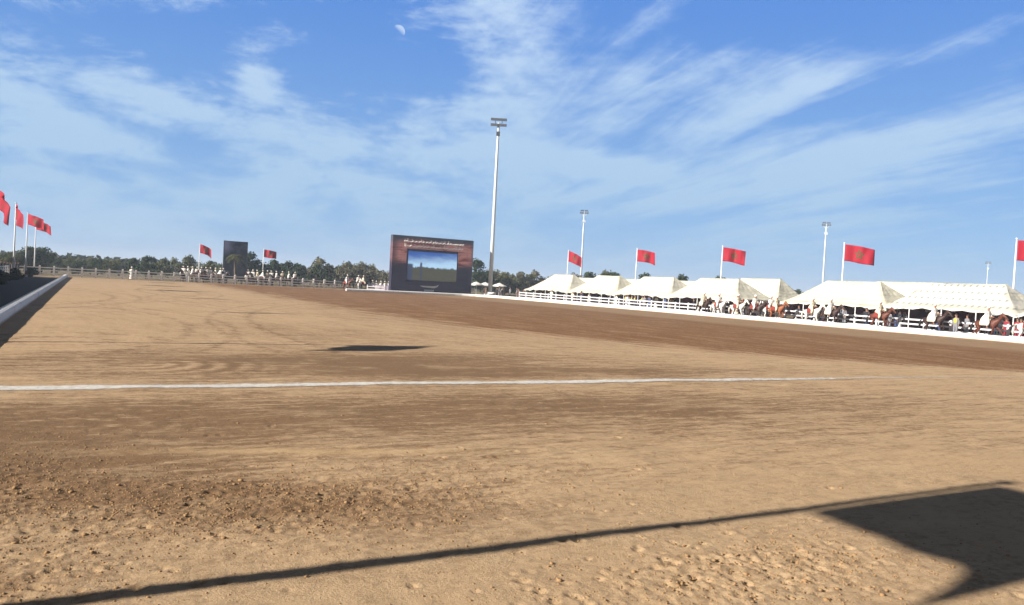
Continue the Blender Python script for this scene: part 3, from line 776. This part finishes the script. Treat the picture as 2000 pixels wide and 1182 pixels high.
def cap(kind):
    mb = MB()
    if kind == 'turban':
        mb.tube([(0, 0, -.02), (0, 0, .03), (0, 0, .08), (0, 0, .13), (0, 0, .15)], [.088, .118, .125, .095, .04], 12)
    else:
        mb.tube([(-.015, 0, -.04), (-.012, 0, .03), (-.006, 0, .08), (0, 0, .11)], [.085, .096, .078, .035], 12)
    return mb.mesh(kind)
TURBAN, HAIR = cap('turban'), cap('hair')
FACE = MB()
for s in (-1, 1):
    FACE.tube([(.088, s*.035, 1.655), (.100, s*.035, 1.655)], [.013, .008], 6); FACE.tube([(.02, s*.092, 1.62), (.015, s*.100, 1.66)], [.012, .018], 6)
FACE.tube([(.095, 0, 1.65), (.118, 0, 1.62), (.10, 0, 1.61)], [.008, .016, .01], 6); FACE.tube([(.085, -.028, 1.575), (.10, 0, 1.572), (.085, .028, 1.575)], .008, 5)
FACE = FACE.mesh('face')
def make_person(label, cat, group, cloth, hat, gown=False, loc=(0, 0, 0), rz=0, scale=1):
    root = thing('person', label, cat, loc, rz, group); root.scale = (scale,)*3
    slot(obj('body', BODY, (), root), M['skin']); 
    f = obj('face', FACE, (), root); slot(f, M['skin'])
    slot(obj('gown' if gown else 'clothes', GOWN if gown else CLOTH, (), root), cloth)
    if hat == 'hair': slot(obj('hair', HAIR, (), root, (0, 0, 1.68)), M['hair'])
    else: slot(obj('turban', TURBAN, (), root, (.01, 0, 1.67)), hat)
    return root

def horse_parts(pose):
    """faces +X, hooves on z=0"""
    n = {'mid': (0, 0, 1.16, .27, .29)}; e = []
    k1 = chain(n, e, 'mid', [(-.33, 0, 1.20, .26, .28), (-.66, 0, 1.24, .235, .25), (-.84, 0, 1.20, .13)]); hipn = 'n2'
    k2 = chain(n, e, 'mid', [(.30, 0, 1.19, .26, .28), (.58, 0, 1.23, .215, .25)]); sh = k2
    nk = chain(n, e, sh, [(.78, 0, 1.42, .115, .20), (.96, 0, 1.66, .085, .15), (1.08, 0, 1.86, .075, .11), (1.20, 0, 1.84, .082, .12), (1.36, 0, 1.68, .062, .085), (1.49, 0, 1.53, .052, .062), (1.52, 0, 1.49, .045)])
    poll = [q for q in n if n[q][0] == 1.08][0]
    for s in (-1, 1): chain(n, e, poll, [(1.08, s*.05, 1.96, .028), (1.10, s*.06, 2.03, .012)])
    if pose == 0:      # collected canter
        H = {1: [(-.62, .50, 1.02, .15), (-.52, 0, .80, .10), (-.86, 0, .52, .058), (-.78, 0, .20, .042), (-.68, 0, .04, .052)], -1: [(-.62, 0, 1.0, .15), (-.36, 0, .80, .10), (-.52, 0, .46, .058), (-.32, 0, .18, .042), (-.20, 0, .03, .052)]}
        Fr = {1: [(.58, 0, .98, .11), (.80, 0, .66, .062), (.68, 0, .36, .042), (.58, 0, .28, .05)], -1: [(.55, 0, .98, .11), (.66, 0, .56, .058), (.78, 0, .18, .042), (.88, 0, .04, .05)]}
    elif pose == 1:    # long reaching stride
        H = {1: [(-.66, 0, 1.0, .15), (-.66, 0, .78, .10), (-1.02, 0, .52, .058), (-1.12, 0, .20, .042), (-1.10, 0, .05, .052)], -1: [(-.62, 0, 1.0, .15), (-.42, 0, .80, .10), (-.64, 0, .46, .058), (-.48, 0, .16, .042), (-.38, 0, .03, .052)]}
        Fr = {1: [(.60, 0, .98, .11), (.92, 0, .74, .062), (1.12, 0, .44, .042), (1.20, 0, .36, .05)], -1: [(.55, 0, .98, .11), (.50, 0, .54, .058), (.34, 0, .20, .042), (.28, 0, .08, .05)]}
    else:              # standing / walking
        H = {1: [(-.62, 0, 1.0, .15), (-.50, 0, .80, .10), (-.74, 0, .50, .058), (-.68, 0, .16, .042), (-.60, 0, .03, .052)], -1: [(-.62, 0, 1.0, .15), (-.44, 0, .80, .10), (-.62, 0, .48, .058), (-.52, 0, .16, .042), (-.44, 0, .03, .052)]}
        Fr = {1: [(.55, 0, .98, .11), (.58, 0, .54, .058), (.56, 0, .16, .042), (.62, 0, .03, .05)], -1: [(.55, 0, .98, .11), (.64, 0, .54, .058), (.68, 0, .16, .042), (.75, 0, .03, .05)]}
    for s in (-1, 1):
        chain(n, e, hipn, [(a[0], s*.15, *a[2:]) for a in H[s]]); chain(n, e, sh, [(a[0], s*.14, *a[2:]) for a in Fr[s]])
    body = skin_mesh('horse_body', n, e)
    tail = MB(); tail.tube([(-.86, 0, 1.30), (-1.0, 0, 1.24), (-1.10, 0, 1.0), (-1.14, 0, .70), (-1.12, 0, .48)], [.05, .075, .10, .09, .02], 8); tail = tail.mesh('tail')
    mane = MB(); mane.tube([(1.10, .02, 1.98), (.98, .05, 1.86), (.84, .07, 1.66), (.66, .06, 1.48)], [.05, .11, .12, .06], 7, True, 0, .6); mane = mane.mesh('mane')
    sad = MB(); vs = []
    for i, x in enumerate((-.36, -.2, 0, .2, .34)):
        for q in range(11):
            a = math.pi*(q/10-.5)*1.25; lift = .035+(.10 if i == 0 else .08 if i == 4 else 0)*max(0, math.cos(a*1.4))
            vs.append((x, (.29+.03)*math.sin(a)*1.02, 1.18+(.29+lift)*math.cos(a)))
    sad.add(vs, [(i*11+q, i*11+q+1, (i+1)*11+q+1, (i+1)*11+q) for i in range(4) for q in range(10)]); sad = sad.mesh('saddle')
    br = MB(); br.tube([(1.40, -.075, 1.66), (1.43, -.06, 1.72), (1.43, .06, 1.72), (1.40, .075, 1.66)], .014, 5); br.tube([(1.42, .08, 1.60), (.95, .17, 1.60), (.35, .08, 1.66)], .012, 5); br.tube([(1.42, -.08, 1.60), (.95, -.17, 1.60), (.35, -.08, 1.66)], .012, 5); br = br.mesh('bridle')
    return body, tail, mane, sad, br
HP = [horse_parts(p) for p in (0, 1, 2)]
HORSES = 'ridden horses'
def make_horse(label, loc, rz, pose, coat, hair, cloth, group, s=1):
    root = thing('horse', label, 'horse', loc, rz, group); root.scale = (s,)*3
    b, ta, ma, sa, br = HP[pose]
    slot(obj('body', b, (), root), coat); slot(obj('tail', ta, (), root), hair); slot(obj('mane', ma, (), root), hair)
    slot(obj('saddle', sa, (), root), cloth); slot(obj('bridle', br, (), root), M['leather'])
    return root
def rider_parts():
    n = {'hip': (0, 0, 1.62, .14, .17)}; e = []
    c = chain(n, e, 'hip', [(.02, 0, 1.80, .12, .145), (.05, 0, 2.02, .12, .17), (.06, 0, 2.13, .065)]); head_nodes(n, e, c, .06, 2.13)
    for s in (-1, 1):
        chain(n, e, 'hip', [(.10, s*.22, 1.56, .095), (.34, s*.36, 1.30, .065), (.20, s*.38, .92, .045), (.30, s*.39, .86, .035)])
        w = chain(n, e, 'n2', [(.05, s*.20, 2.04, .06), (.08, s*.27, 1.80, .045), (.32, s*.10, 1.70, .033)]); hand(n, e, w, (.32, s*.10, 1.70), (1, -s*.3, -.1))
    body = skin_mesh('rider_body', n, e)
    n = {'hip': (0, 0, 1.62, .20, .22)}; e = []
    chain(n, e, 'hip', [(.01, 0, 1.80, .17, .20), (.04, 0, 2.02, .165, .22), (.05, 0, 2.13, .09)])
    chain(n, e, 'hip', [(-.26, 0, 1.52, .15, .20), (-.46, 0, 1.40, .07, .14)])
    for s in (-1, 1):
        chain(n, e, 'hip', [(.10, s*.24, 1.55, .15), (.32, s*.37, 1.30, .12), (.22, s*.39, 1.02, .09)])
        chain(n, e, 'n2', [(.05, s*.22, 2.04, .10), (.08, s*.29, 1.80, .09), (.26, s*.14, 1.71, .075)])
    robe_ = skin_mesh('rider_robe', n, e)
    return body, robe_
RB, RRB = rider_parts()
def make_rider(label, loc, rz, robe_m, hat, group, s=1):
    root = thing('person', label, 'rider', loc, rz, group); root.scale = (s,)*3
    slot(obj('body', RB, (), root), M['skin']); slot(obj('robe', RRB, (), root), robe_m)
    slot(obj('turban', TURBAN, (), root, (.075, 0, 2.335)), hat)
    f = obj('face', FACE, (), root, (.065, 0, .66)); slot(f, M['skin'])
    return root
D90 = math.radians(90)
# riders spread out along the right side, walking and cantering towards the camera's right
rowR = [(59.2, 52.6, 2, 'grey_horse', 'pale_hair', 'cream_cloth', 'pale grey horse just left of the dark bay horse under the striped tent', 'rider in cream robe just left of the dark bay horse under the striped tent'),
        (59.0, 50.4, 0, 'dark_bay', 'black_hair', 'white_cloth', 'big dark bay horse rearing its chest below the left of the striped tent', 'rider in white robe on the big dark bay horse below the striped tent'),
        (59.1, 45.4, 0, 'bay', 'black_hair', 'cream_cloth', 'bay horse in the gap between the striped tent and the motif tent', 'rider in cream robe on the bay horse between the striped and motif tents'),
        (59.0, 40.4, 0, 'dark_bay', 'black_hair', 'white_cloth', 'dark reddish horse just left of the person in the yellow vest', 'rider in white robe just left of the person in the yellow vest'),
        (58.9, 36.1, 1, 'bay', 'black_hair', 'white_cloth', 'bay horse striding out with black legs just right of the yellow vest', 'rider in white robe on the bay horse with black legs at far right'),
        (58.9, 33.0, 2, 'grey_horse', 'pale_hair', 'cream_cloth', 'white horse cut off by the right edge of the picture', 'rider in cream robe on the white horse cut off by the right edge')]
for x, yy, pose, coat, hair, rb, lh, lr in rowR:
    make_horse(lh, (x, yy, 0), -D90+.05, pose, M[coat], M[hair], M['saddle_red' if rb == 'cream_cloth' else 'cream_cloth'], 'horses walking along the right kerb')
    make_rider(lr, (x, yy, 0), -D90+.05, M[rb], M['white_cloth'], 'riders along the right kerb')
bunch = [(59.0, 67.2, 0, 'dark_bay', 'cream_cloth', 'dark horse leading the left end of the bunched riders', 'rider at the left end of the bunch, on the dark horse'),
         (59.6, 65.6, 2, 'grey_horse', 'white_cloth', None, None), (58.6, 64.4, 2, 'grey_horse', 'white_cloth', None, None), (59.8, 63.0, 2, 'chestnut', 'white_cloth', None, None),
         (58.8, 61.8, 0, 'grey_horse', 'cream_cloth', None, None), (59.7, 60.4, 2, 'grey_horse', 'white_cloth', None, None), (58.7, 59.3, 2, 'dark_bay', 'white_cloth', None, None),
         (59.5, 58.0, 0, 'grey_horse', 'white_cloth', None, None),
         (58.8, 56.6, 0, 'chestnut', 'cream_cloth', 'orange chestnut horse at the right end of the bunched riders', 'rider at the right end of the bunch, on the chestnut horse')]
cn_ = {'grey_horse': 'pale horse among the bunched white riders before the large tent', 'chestnut': 'chestnut horse in the middle of the bunched white riders', 'dark_bay': 'dark horse in the middle of the bunched white riders'}
for x, yy, pose, coat, rb, lh, lr in bunch:
    make_horse(lh or cn_[coat], (x, yy, 0), -D90+rnd.uniform(-.35, .35), pose, M[coat], M['pale_hair' if coat == 'grey_horse' else 'black_hair'], M['saddle_red' if rnd.random() < .5 else 'cream_cloth'], 'horses bunched before the large tent')
    make_rider(lr or ('rider in cream robe in the middle of the bunch before the large tent' if rb == 'cream_cloth' else 'rider in white robe among the bunched riders before the large tent'), (x, yy, 0), -D90+rnd.uniform(-.2, .2), M[rb], M['white_cloth'], 'riders bunched before the large tent')
# mounted groups at the far end
def far_group(xs, y0, where, g):
    for i, x in enumerate(xs):
        yy = y0+rnd.uniform(-.5, .5); c = rnd.choice(('dark_bay', 'bay', 'grey_horse', 'dark_bay')); rz = rnd.choice((-D90, -D90+.5, 0, math.pi, -D90-.4))
        nm = {'dark_bay': 'dark', 'bay': 'brown', 'grey_horse': 'pale'}[c]
        make_horse('%s horse standing %s' % (nm, where), (x, yy, 0), rz, 2, M[c], M['black_hair'], M['saddle_red'], 'horses '+g)
        cream = rnd.random() < .35
        make_rider('rider in %s robe sitting on horseback %s' % ('cream' if cream else 'white', where), (x, yy, 0), rz, M['cream_cloth' if cream else 'white_cloth'], M['white_cloth'], 'riders '+g)
far_group((13.2, 13.9, 14.5, 15.2, 15.8, 16.5, 17.1, 17.8, 18.5, 19.1), 134.4, 'left of the dark billboard at the far end', 'left of the dark billboard')
far_group((22.9, 23.6, 24.3, 25.0, 25.8, 26.5, 27.3, 28.2, 29.3, 30.4), 134.3, 'right of the dark billboard at the far end', 'right of the dark billboard')
far_group((36.3, 38.0, 39.0), 124.5, 'at the left end of the lilac banner', 'by the lilac banner')

# lilac banner hung on trestles in front of a rank of people
lm, lt, lb_ = newmat('lilac_banner'); lx, ly, lz = lt.sep(X(lt, lt.node('ShaderNodeTexCoord').outputs['Object']))
lt.put(lb_.inputs['Base Color'], lt.mix(((lx*7.4).sin()*.5+.5).pow(2)*.75, (.62, .54, .66), (.20, .17, .27))); lb_.inputs['Roughness'].default_value = .8
root = thing('crowd_barrier', 'row of lilac banner panels in front of the people left of the big screen', 'barrier', (39.7, 124.2, 0), -.30)
b = MB(); b.box(0, 5.2, 0, .05, .25, 1.05); b.build('banner', lm, root)
for k in range(5):
    q = MB(); q.box(k*1.28, k*1.28+.07, .053, .12, -.05, 1.1); q.build('post', M['far_paint'], root)
for i in range(8):
    make_person('person in white standing behind the lilac banner', 'person', 'people behind the lilac banner', M['white_cloth'], M['white_cloth'], True, (40.0+i*.62, 125.2-i*.2+rnd.uniform(-.2, .2), 0), -D90, rnd.uniform(.95, 1.05))
make_person('lone person in white at the far fence, halfway between left flags and billboard', 'person', None, M['white_cloth'], M['white_cloth'], True, (5.9, 134, 0), -D90, 1.08)

# parasols and people by the mast base
def parasol(loc, label):
    root = thing('parasol', label, 'parasol', loc, rnd.random(), 'white parasols by the mast')
    p = MB(); p.tube([(0, 0, 0), (0, 0, 2.3)], .03, 7); p.build('pole', M['galv'], root)
    c = MB(); n = 8; vs = [(0, 0, 2.45)]+[(1.25*math.cos(k*math.pi/4), 1.25*math.sin(k*math.pi/4), 1.95) for k in range(8)]+[(1.25*math.cos(k*math.pi/4), 1.25*math.sin(k*math.pi/4), 1.80) for k in range(8)]
    c.add(vs, [(0, 1+k, 1+(k+1) % 8) for k in range(8)]+[(1+k, 9+k, 9+(k+1) % 8, 1+(k+1) % 8) for k in range(8)]); c.build('canopy', M['white_cloth'], root)
    w = MB(); w.tube([(0, 0, 0), (0, 0, .12)], .25, 10); w.build('base', M['concrete'], root)
parasol((57.0, 120.6, 0), 'white parasol nearest the right edge of the big screen')
parasol((59.3, 121.9, 0), 'white parasol just behind the foot of the tall mast')
parasol((61.5, 121.0, 0), 'white parasol just right of the tall mast foot')
for i in range(14):
    k = rnd.choice(('grey_cloth', 'dark_cloth', 'grey_cloth', 'brown_cloth', 'white_cloth'))
    nm = k.split('_')[0]
    make_person('person in %s clothes standing between the tall mast and the leftmost tent' % nm, 'person', 'people by the mast', M[k], 'hair', False, (rnd.uniform(57.0, 66), rnd.uniform(112.5, 120), 0), rnd.uniform(2.4, 4.2), rnd.uniform(.94, 1.05))
# spectators under the tents, looking on over the fence
kinds = ['dark_cloth']*6+['grey_cloth']*4+['white_cloth']*6+['blue_cloth']*2+['brown_cloth']*2+['cream_cloth']*2
for i in range(62):
    yy = rnd.uniform(28, 112); k = rnd.choice(kinds if yy > 60 else kinds[:10]+['blue_cloth']); xx = rnd.uniform(61.6, 66.0)
    gown = k in ('white_cloth', 'cream_cloth') and rnd.random() < .7
    hat = 'hair' if k not in ('white_cloth', 'cream_cloth') or rnd.random() < .3 else M['white_cloth']
    zone = 'behind the fence before the left tents' if yy > 67 else 'behind the fence right of the bunched riders' if yy > 49 else 'behind the fence before the motif tent'
    hl = 'bareheaded ' if hat == 'hair' else 'turbaned '
    make_person('%sspectator in %s %s %s' % (hl, k.split('_')[0], 'gown' if gown else 'clothes', zone), 'person', 'spectators behind the right fence', M[k], hat, gown, (xx, yy, 0), math.pi+rnd.uniform(-.7, .7), rnd.uniform(.93, 1.05))
VEST = skin_mesh('vest', {'a': (0, 0, 1.0, .185, .205), 'b': (0, 0, 1.15, .165, .19), 'c': (0, 0, 1.36, .165, .215), 'd': (0, 0, 1.45, .12)}, [('a', 'b'), ('b', 'c'), ('c', 'd')])
p_v = make_person('person in a yellow vest and pale trousers standing by the kerb between two bay horses', 'person', None, M['grey_cloth'], 'hair', False, (59.3, 38.75, 0), math.pi, 1.0)
slot(obj('vest', VEST, (), p_v), M['yellow_cloth'])
for i, (xx, yy) in enumerate(((62.6, 86.4), (62.8, 85.3), (62.5, 84.2), (62.9, 83.2))):
    p_v = make_person('spectator in a yellow vest in a small row under the third tent', 'person', 'spectators in yellow vests', M['dark_cloth'], 'hair', False, (xx, yy, 0), math.pi, .97); slot(obj('vest', VEST, (), p_v), M['yellow_cloth'])
for i in range(6):
    make_person('spectator in crimson standing in a row before the motif tent', 'person', 'spectators in crimson', M['red_cloth'], 'hair', False, (62.7+.5*(i % 2), 36.9-.55*i, 0), math.pi, .95)
for i in range(9):
    make_person('dark figure on the far left behind the shrubs and flagpoles', 'person', 'dark figures on the left', M['dark_cloth'], 'hair', False, (-8.4-.26*i, 129.5-i*.9+rnd.uniform(-.4, .4), .1), 0, rnd.uniform(.95, 1.05))

# ------------------------------------------------------------------ trees and shrubs
def leaf_mat(name, a, b_, tr=.25):
    m, t, b = newmat(name)
    oi = t.node('ShaderNodeObjectInfo'); co = t.node('ShaderNodeTexCoord').outputs['Object']
    n = t.noise(co, .9, 3, .6); f = (n*.9+X(t, oi.outputs['Random'])*.35-.1).clamp()
    c = t.mix(f, a, b_); t.put(b.inputs['Base Color'], c); b.inputs['Roughness'].default_value = .7
    q = t.node('ShaderNodeBsdfTranslucent'); t.put(q.inputs[0], c); mx = t.node('ShaderNodeMixShader'); mx.inputs[0].default_value = tr
    m.node_tree.links.new(b.outputs[0], mx.inputs[1]); m.node_tree.links.new(q.outputs[0], mx.inputs[2])
    out = [n_ for n_ in m.node_tree.nodes if n_.type == 'OUTPUT_MATERIAL'][0]; m.node_tree.links.new(mx.outputs[0], out.inputs[0])
    return m
M['leaf_dark'] = leaf_mat('dark_foliage', (.018, .034, .014), (.055, .085, .026))
M['leaf_olive'] = leaf_mat('olive_foliage', (.06, .07, .025), (.12, .125, .045))
M['leaf_dry'] = leaf_mat('dry_scrub', (.10, .09, .05), (.17, .155, .085))
M['leaf_shrub'] = leaf_mat('clipped_shrub', (.012, .020, .012), (.03, .045, .02))
def crown(seed, H, R_, n_clump, leaf, zlo=.30, flat=.8):
    r = np.random.default_rng(seed); V = []; k = 0; Q = []
    for c in range(n_clump):
        a = r.random()*6.28; hh = zlo+(1-zlo)*r.random()**.8; rad = R_*(.95*math.sin(math.pi*min(1, (hh-zlo)/(1-zlo)*.8+.2))**.7)*math.sqrt(r.random())
        cx, cy, cz = rad*math.cos(a), rad*math.sin(a), H*hh; cr = R_*(.20+.24*r.random())
        m = int(60*(cr/R_)/.3)
        for _ in range(m):
            d_ = r.normal(size=3); d_ /= np.linalg.norm(d_); p = np.array([cx, cy, cz])+d_*np.array([1, 1, flat])*cr*(r.random()**.4)
            nn = d_+r.normal(size=3)*.7; nn /= np.linalg.norm(nn); a1 = np.cross(nn, r.normal(size=3)); a1 /= np.linalg.norm(a1); a2 = np.cross(nn, a1)
            s = leaf*(.6+.8*r.random())
            V += [p+a1*s, p+a2*s*.6, p-a1*s, p-a2*s*.6]; Q.append((k, k+1, k+2, k+3)); k += 4
    return fast_mesh('crown', np.array(V), np.array(Q))
def trunk(seed, H, R_, r0):
    r = random.Random(seed); mb = MB(); lean = r.uniform(-.05, .05)*H
    mb.tube([(0, 0, -.1), (lean*.3, 0, H*.25), (lean, 0, H*.6), (lean*1.2, 0, H*.85)], [r0*1.3, r0, r0*.55, r0*.2], 7)
    for k in range(5):
        a = k*1.3+r.random(); z = H*r.uniform(.28, .5); mb.tube([(lean*.5, 0, z), (R_*.3*math.cos(a), R_*.3*math.sin(a), z+H*.14), (R_*.65*math.cos(a), R_*.65*math.sin(a), z+H*.25)], [r0*.5, r0*.32, r0*.1], 5)
    return mb.mesh('trunk')
TREES = {}
for nm, spec in dict(round=[(1, 6.0, 2.6, 26, .24, .18), (2, 5.4, 2.9, 28, .24, .16), (3, 7.0, 2.7, 28, .25, .22)], scrub=[(4, 3.6, 2.6, 20, .20, .05), (5, 4.2, 2.4, 20, .20, .08)]).items():
    L_ = []
    for sd_, H, R_, nc, lf, zl in spec:
        cm = crown(sd_, H, R_, nc, lf, zl); tm = trunk(sd_, H, R_, .14); tm.materials.append(M['wood']); L_.append((cm, tm))
    TREES[nm] = L_
def tree(kind, loc, s, mat, label, group):
    cm, tm = rnd.choice(TREES[kind]); root = thing('tree' if kind == 'round' else 'bush', label, 'tree' if kind == 'round' else 'bush', loc, rnd.random()*6.28, group)
    root.scale = (s*rnd.uniform(.9, 1.15), s*rnd.uniform(.9, 1.15), s)
    slot(obj('crown', cm, (), root), mat); obj('trunk', tm, (), root)
G1 = 'trees behind the far fence'
for i in range(30):        # dark thicket from the left flags to the billboard
    x = -16+i*1.35+rnd.uniform(-.6, .6); yy = rnd.uniform(143, 170); big = (i in (1, 2)) or (16 < i < 20) or i in (24, 25)
    if rnd.random() < .55 or big: tree('round', (x*yy/140, yy, 0), rnd.uniform(.40, .54)*(1.12 if big else 1), M['leaf_dark'] if rnd.random() < .75 else M['leaf_olive'], 'dark bushy tree behind the far fence, left of the billboard', G1)
    else: tree('scrub', (x*yy/140, yy, 0), rnd.uniform(.75, 1.0), M['leaf_olive'], 'olive bush behind the far fence, left of the billboard', 'bushes behind the far fence')
tree('round', (-6.6, 151, 0), .74, M['leaf_dark'], 'broad dark tree behind the left flagpoles, taller than its neighbours', None)
tree('round', (-8.4, 150, 0), .66, M['leaf_dark'], 'dark bushy tree at the very left behind the flagpoles', None)
for i in range(14):        # billboard to the clearing
    x = 22+i*1.25; yy = rnd.uniform(142, 160)
    tree('round', (x*yy/136, yy, 0), rnd.uniform(.62, .8)*(1-.02*i), M['leaf_dark'], 'dark bushy tree behind the riders, right of the billboard', G1)
for i in range(16):        # pale scrub left of the screen
    x = 34+i*1.4; yy = rnd.uniform(140, 165)
    tree('scrub', (x*yy/132, yy, 0), rnd.uniform(.85, 1.15), M['leaf_dry'] if rnd.random() < .72 else M['leaf_olive'], 'dry olive bush in the pale scrub left of the big screen', 'bushes left of the big screen')
for x, yy, s in ((66, 140, .9), (68.3, 139, .8), (70, 145, .75)):
    tree('round', (x, yy, 0), s, M['leaf_dark'], 'dark tree showing between the big screen and the tall mast', 'trees by the big screen')
for i in range(14):        # pale scrub between mast and tents
    x = 72+i*2.2; yy = rnd.uniform(140, 160)
    tree('scrub', (x, yy, 0), rnd.uniform(1.05, 1.35), M['leaf_dry'] if rnd.random() < .7 else M['leaf_olive'], 'dry olive bush in the pale scrub between the mast and the leftmost tent', 'bushes right of the mast')
for x, yy, s in ((88, 134, 1.0), (91, 131, 1.12), (93.5, 133, 1.05), (96, 136, .9), (99, 134, .85), (85.5, 137, .85)):
    tree('round', (x, yy, 0), s*.86, M['leaf_dark'], 'dark green tree rising behind the leftmost tent', 'trees behind the leftmost tent')
for i in range(34):        # dark crowns over the tent ridges
    a = math.radians(35.5+i*.85); r_d = rnd.uniform(150, 175) if i < 18 else rnd.uniform(135, 160)
    tree('round', (r_d*math.sin(a), r_d*math.cos(a), 0), rnd.uniform(.42, .60) if i > 8 else rnd.uniform(.6, .78), M['leaf_dark'], 'dark tree crown peeping over the ridges of the white tents', 'trees behind the tents')
# far-off wood on the skyline
def far_wood():
    r = np.random.default_rng(21); V = []; Q = []; k = 0
    for i in range(900):
        a = math.radians(-14+88*r.random()); dd = 210+150*r.random(); cx, cy = dd*math.sin(a), dd*math.cos(a); H = (3.0+1.7*r.random())*(dd/260)**.5; R_ = 2.2+2.6*r.random()
        for _ in range(26):
            d_ = r.normal(size=3); d_ /= np.linalg.norm(d_); d_[2] = abs(d_[2])
            p = np.array([cx, cy, H*.35])+d_*np.array([R_, R_, H*.62])*(.6+.4*r.random()); nn = d_+r.normal(size=3)*.5; nn /= np.linalg.norm(nn)
            a1 = np.cross(nn, r.normal(size=3)); a1 /= np.linalg.norm(a1); a2 = np.cross(nn, a1); s = .55+.5*r.random()
            V += [p+a1*s, p+a2*s*.7, p-a1*s, p-a2*s*.7]; Q.append((k, k+1, k+2, k+3)); k += 4
    return fast_mesh('far_wood', np.array(V), np.array(Q))
M['leaf_far'] = leaf_mat('far_wood_foliage', (.045, .058, .035), (.10, .105, .065))
tag(obj('far_wood', far_wood(), M['leaf_far']), 'far-off grey green wood along the whole skyline', 'wood', kind='stuff')
# clipped dark shrubs at the feet of the left flagpoles
shr = crown(9, 1.35, .85, 34, .10, .05, .9)
for i, (yy, wd) in enumerate(((79, 1.3), (100, 1.35), (119.6, .85), (133, 1.1))):
    root = thing('shrub', ('dark rounded shrub cut by the left picture edge beside a flagpole' if yy < 80 else 'dark rounded shrub in the row at the feet of the left flagpoles'), 'shrub', (-6.6+rnd.uniform(-.25, .25), yy, 0), rnd.random()*6, 'shrubs by the left flagpoles')
    root.scale = (wd*.72, wd*.72, .78); slot(obj('foliage', shr, (), root), M['leaf_shrub']); s = MB(); s.tube([(0, 0, -.05), (0, 0, .5)], [.06, .03], 6); s.build('stem', M['wood'], root)
# palm before the billboard
def palm(loc, h, label):
    root = thing('palm_tree', label, 'palm tree', loc); r = random.Random(3)
    mb = MB(); mb.tube([(0, 0, -.1), (.05, 0, h*.3), (-.03, 0, h*.7), (0, 0, h)], [.30, .22, .20, .24], 9); mb.build('trunk', M['wood'], root)
    f = MB()
    for k in range(46):
        a = k*2.4; up = r.uniform(-.5, 1.0); L_ = r.uniform(1.3, 1.75); d_ = Vector((math.cos(a), math.sin(a), 0)); sd2 = Vector((-math.sin(a), math.cos(a), 0)); spine = []
        for q in range(9):
            s = q/8; spine.append(Vector((0, 0, h))+d_*(L_*s)+Vector((0, 0, up*s*1.1-1.25*s*s)))
        for q in range(8):
            for sg in (-1, 1):
                b0 = spine[q]; b1 = spine[q+1]; w = .32*math.sin(math.pi*min(1, (q+1)/9))+.05; tip = (b0+b1)/2+sd2*sg*w+d_*.14-Vector((0, 0, .12))
                f.add([b0, b0.lerp(b1, .55), tip], [(0, 1, 2)])
    f.build('crown', M['leaf_olive'], root)
palm((21.1, 136.0, 0), 4.6, 'palm tree standing in front of the dark billboard')

# ------------------------------------------------------------------ stand beyond the left edge, which shades the tarmac
root = thing('grandstand', 'long low covered stand beyond the left edge, shading the dark tarmac', 'grandstand', (-14.5, 0, 0))
b = MB()
for k in range(4): b.box(-1.0*k-1.0, -1.0*k+(0 if k == 0 else -.003), 28, 119, -.1, .4+.4*k)
b.build('tiers', M['concrete'], root)
b = MB(); b.box(-6, 1.8, 27, 120, 4.9, 5.05); b.build('roof', M['white_paint'], root)
b = MB(); b.box(-5.2, -5.05, 28, 119, -.1, 4.897); b.build('back_wall', M['concrete'], root)
for yy in range(30, 120, 11):
    b = MB(); b.tube([(.9, yy, -.1), (.9, yy, 4.9)], .09, 8); b.build('column', M['galv'], root)

# ------------------------------------------------------------------ daytime moon
mv = Vector((.3107, .9057, .2885)); mc = Vector((0, 0, CAM_H))+mv*3500
bm = bmesh.new(); bmesh.ops.create_uvsphere(bm, u_segments=40, v_segments=24, radius=27)
lit = Vector((-.20, -.93, .32)).normalized()
bmesh.ops.delete(bm, geom=[v for v in bm.verts if v.co.normalized().dot((Vector((.55, -.35, .76))).normalized()) < -.05], context='VERTS')
mme = bpy.data.meshes.new('moon'); bm.to_mesh(mme); bm.free()
m, t, b = newmat('moon_through_air')
co = X(t, t.node('ShaderNodeTexCoord').outputs['Object'])
em = t.node('ShaderNodeEmission'); em.inputs[0].default_value = (.62, .74, .92, 1); em.inputs[1].default_value = .55
tr = t.node('ShaderNodeBsdfTransparent'); mx = t.node('ShaderNodeMixShader')
t.put(mx.inputs[0], t.step(t.dot(co, tuple(Vector((.55, -.35, .76)).normalized()/27)), -.05, .75)*(t.noise(co, .06, 3, .6)*.5+.15))
m.node_tree.links.new(tr.outputs[0], mx.inputs[1]); m.node_tree.links.new(em.outputs[0], mx.inputs[2])
m.node_tree.links.new(mx.outputs[0], [n_ for n_ in m.node_tree.nodes if n_.type == 'OUTPUT_MATERIAL'][0].inputs[0])
mo = obj('moon', mme, m, smooth=True); mo.location = mc
tag(mo, 'small pale half moon high in the blue sky', 'moon')

# ------------------------------------------------------------------ haze
hz = MB(); hz.box(-3010, 4010, -3010, 6010, -1.2, 32); hm = bpy.data.materials.new('thin_haze'); hm.use_nodes = True; hm.node_tree.nodes.clear()
pv = hm.node_tree.nodes.new('ShaderNodeVolumePrincipled'); pv.inputs['Color'].default_value = (.72, .84, 1, 1); pv.inputs['Density'].default_value = .00062; pv.inputs['Anisotropy'].default_value = 0
ho = hm.node_tree.nodes.new('ShaderNodeOutputMaterial'); hm.node_tree.links.new(pv.outputs[0], ho.inputs['Volume'])
tag(hz.build('haze', hm), 'thin pale haze lying over the whole ground', 'haze', kind='stuff')
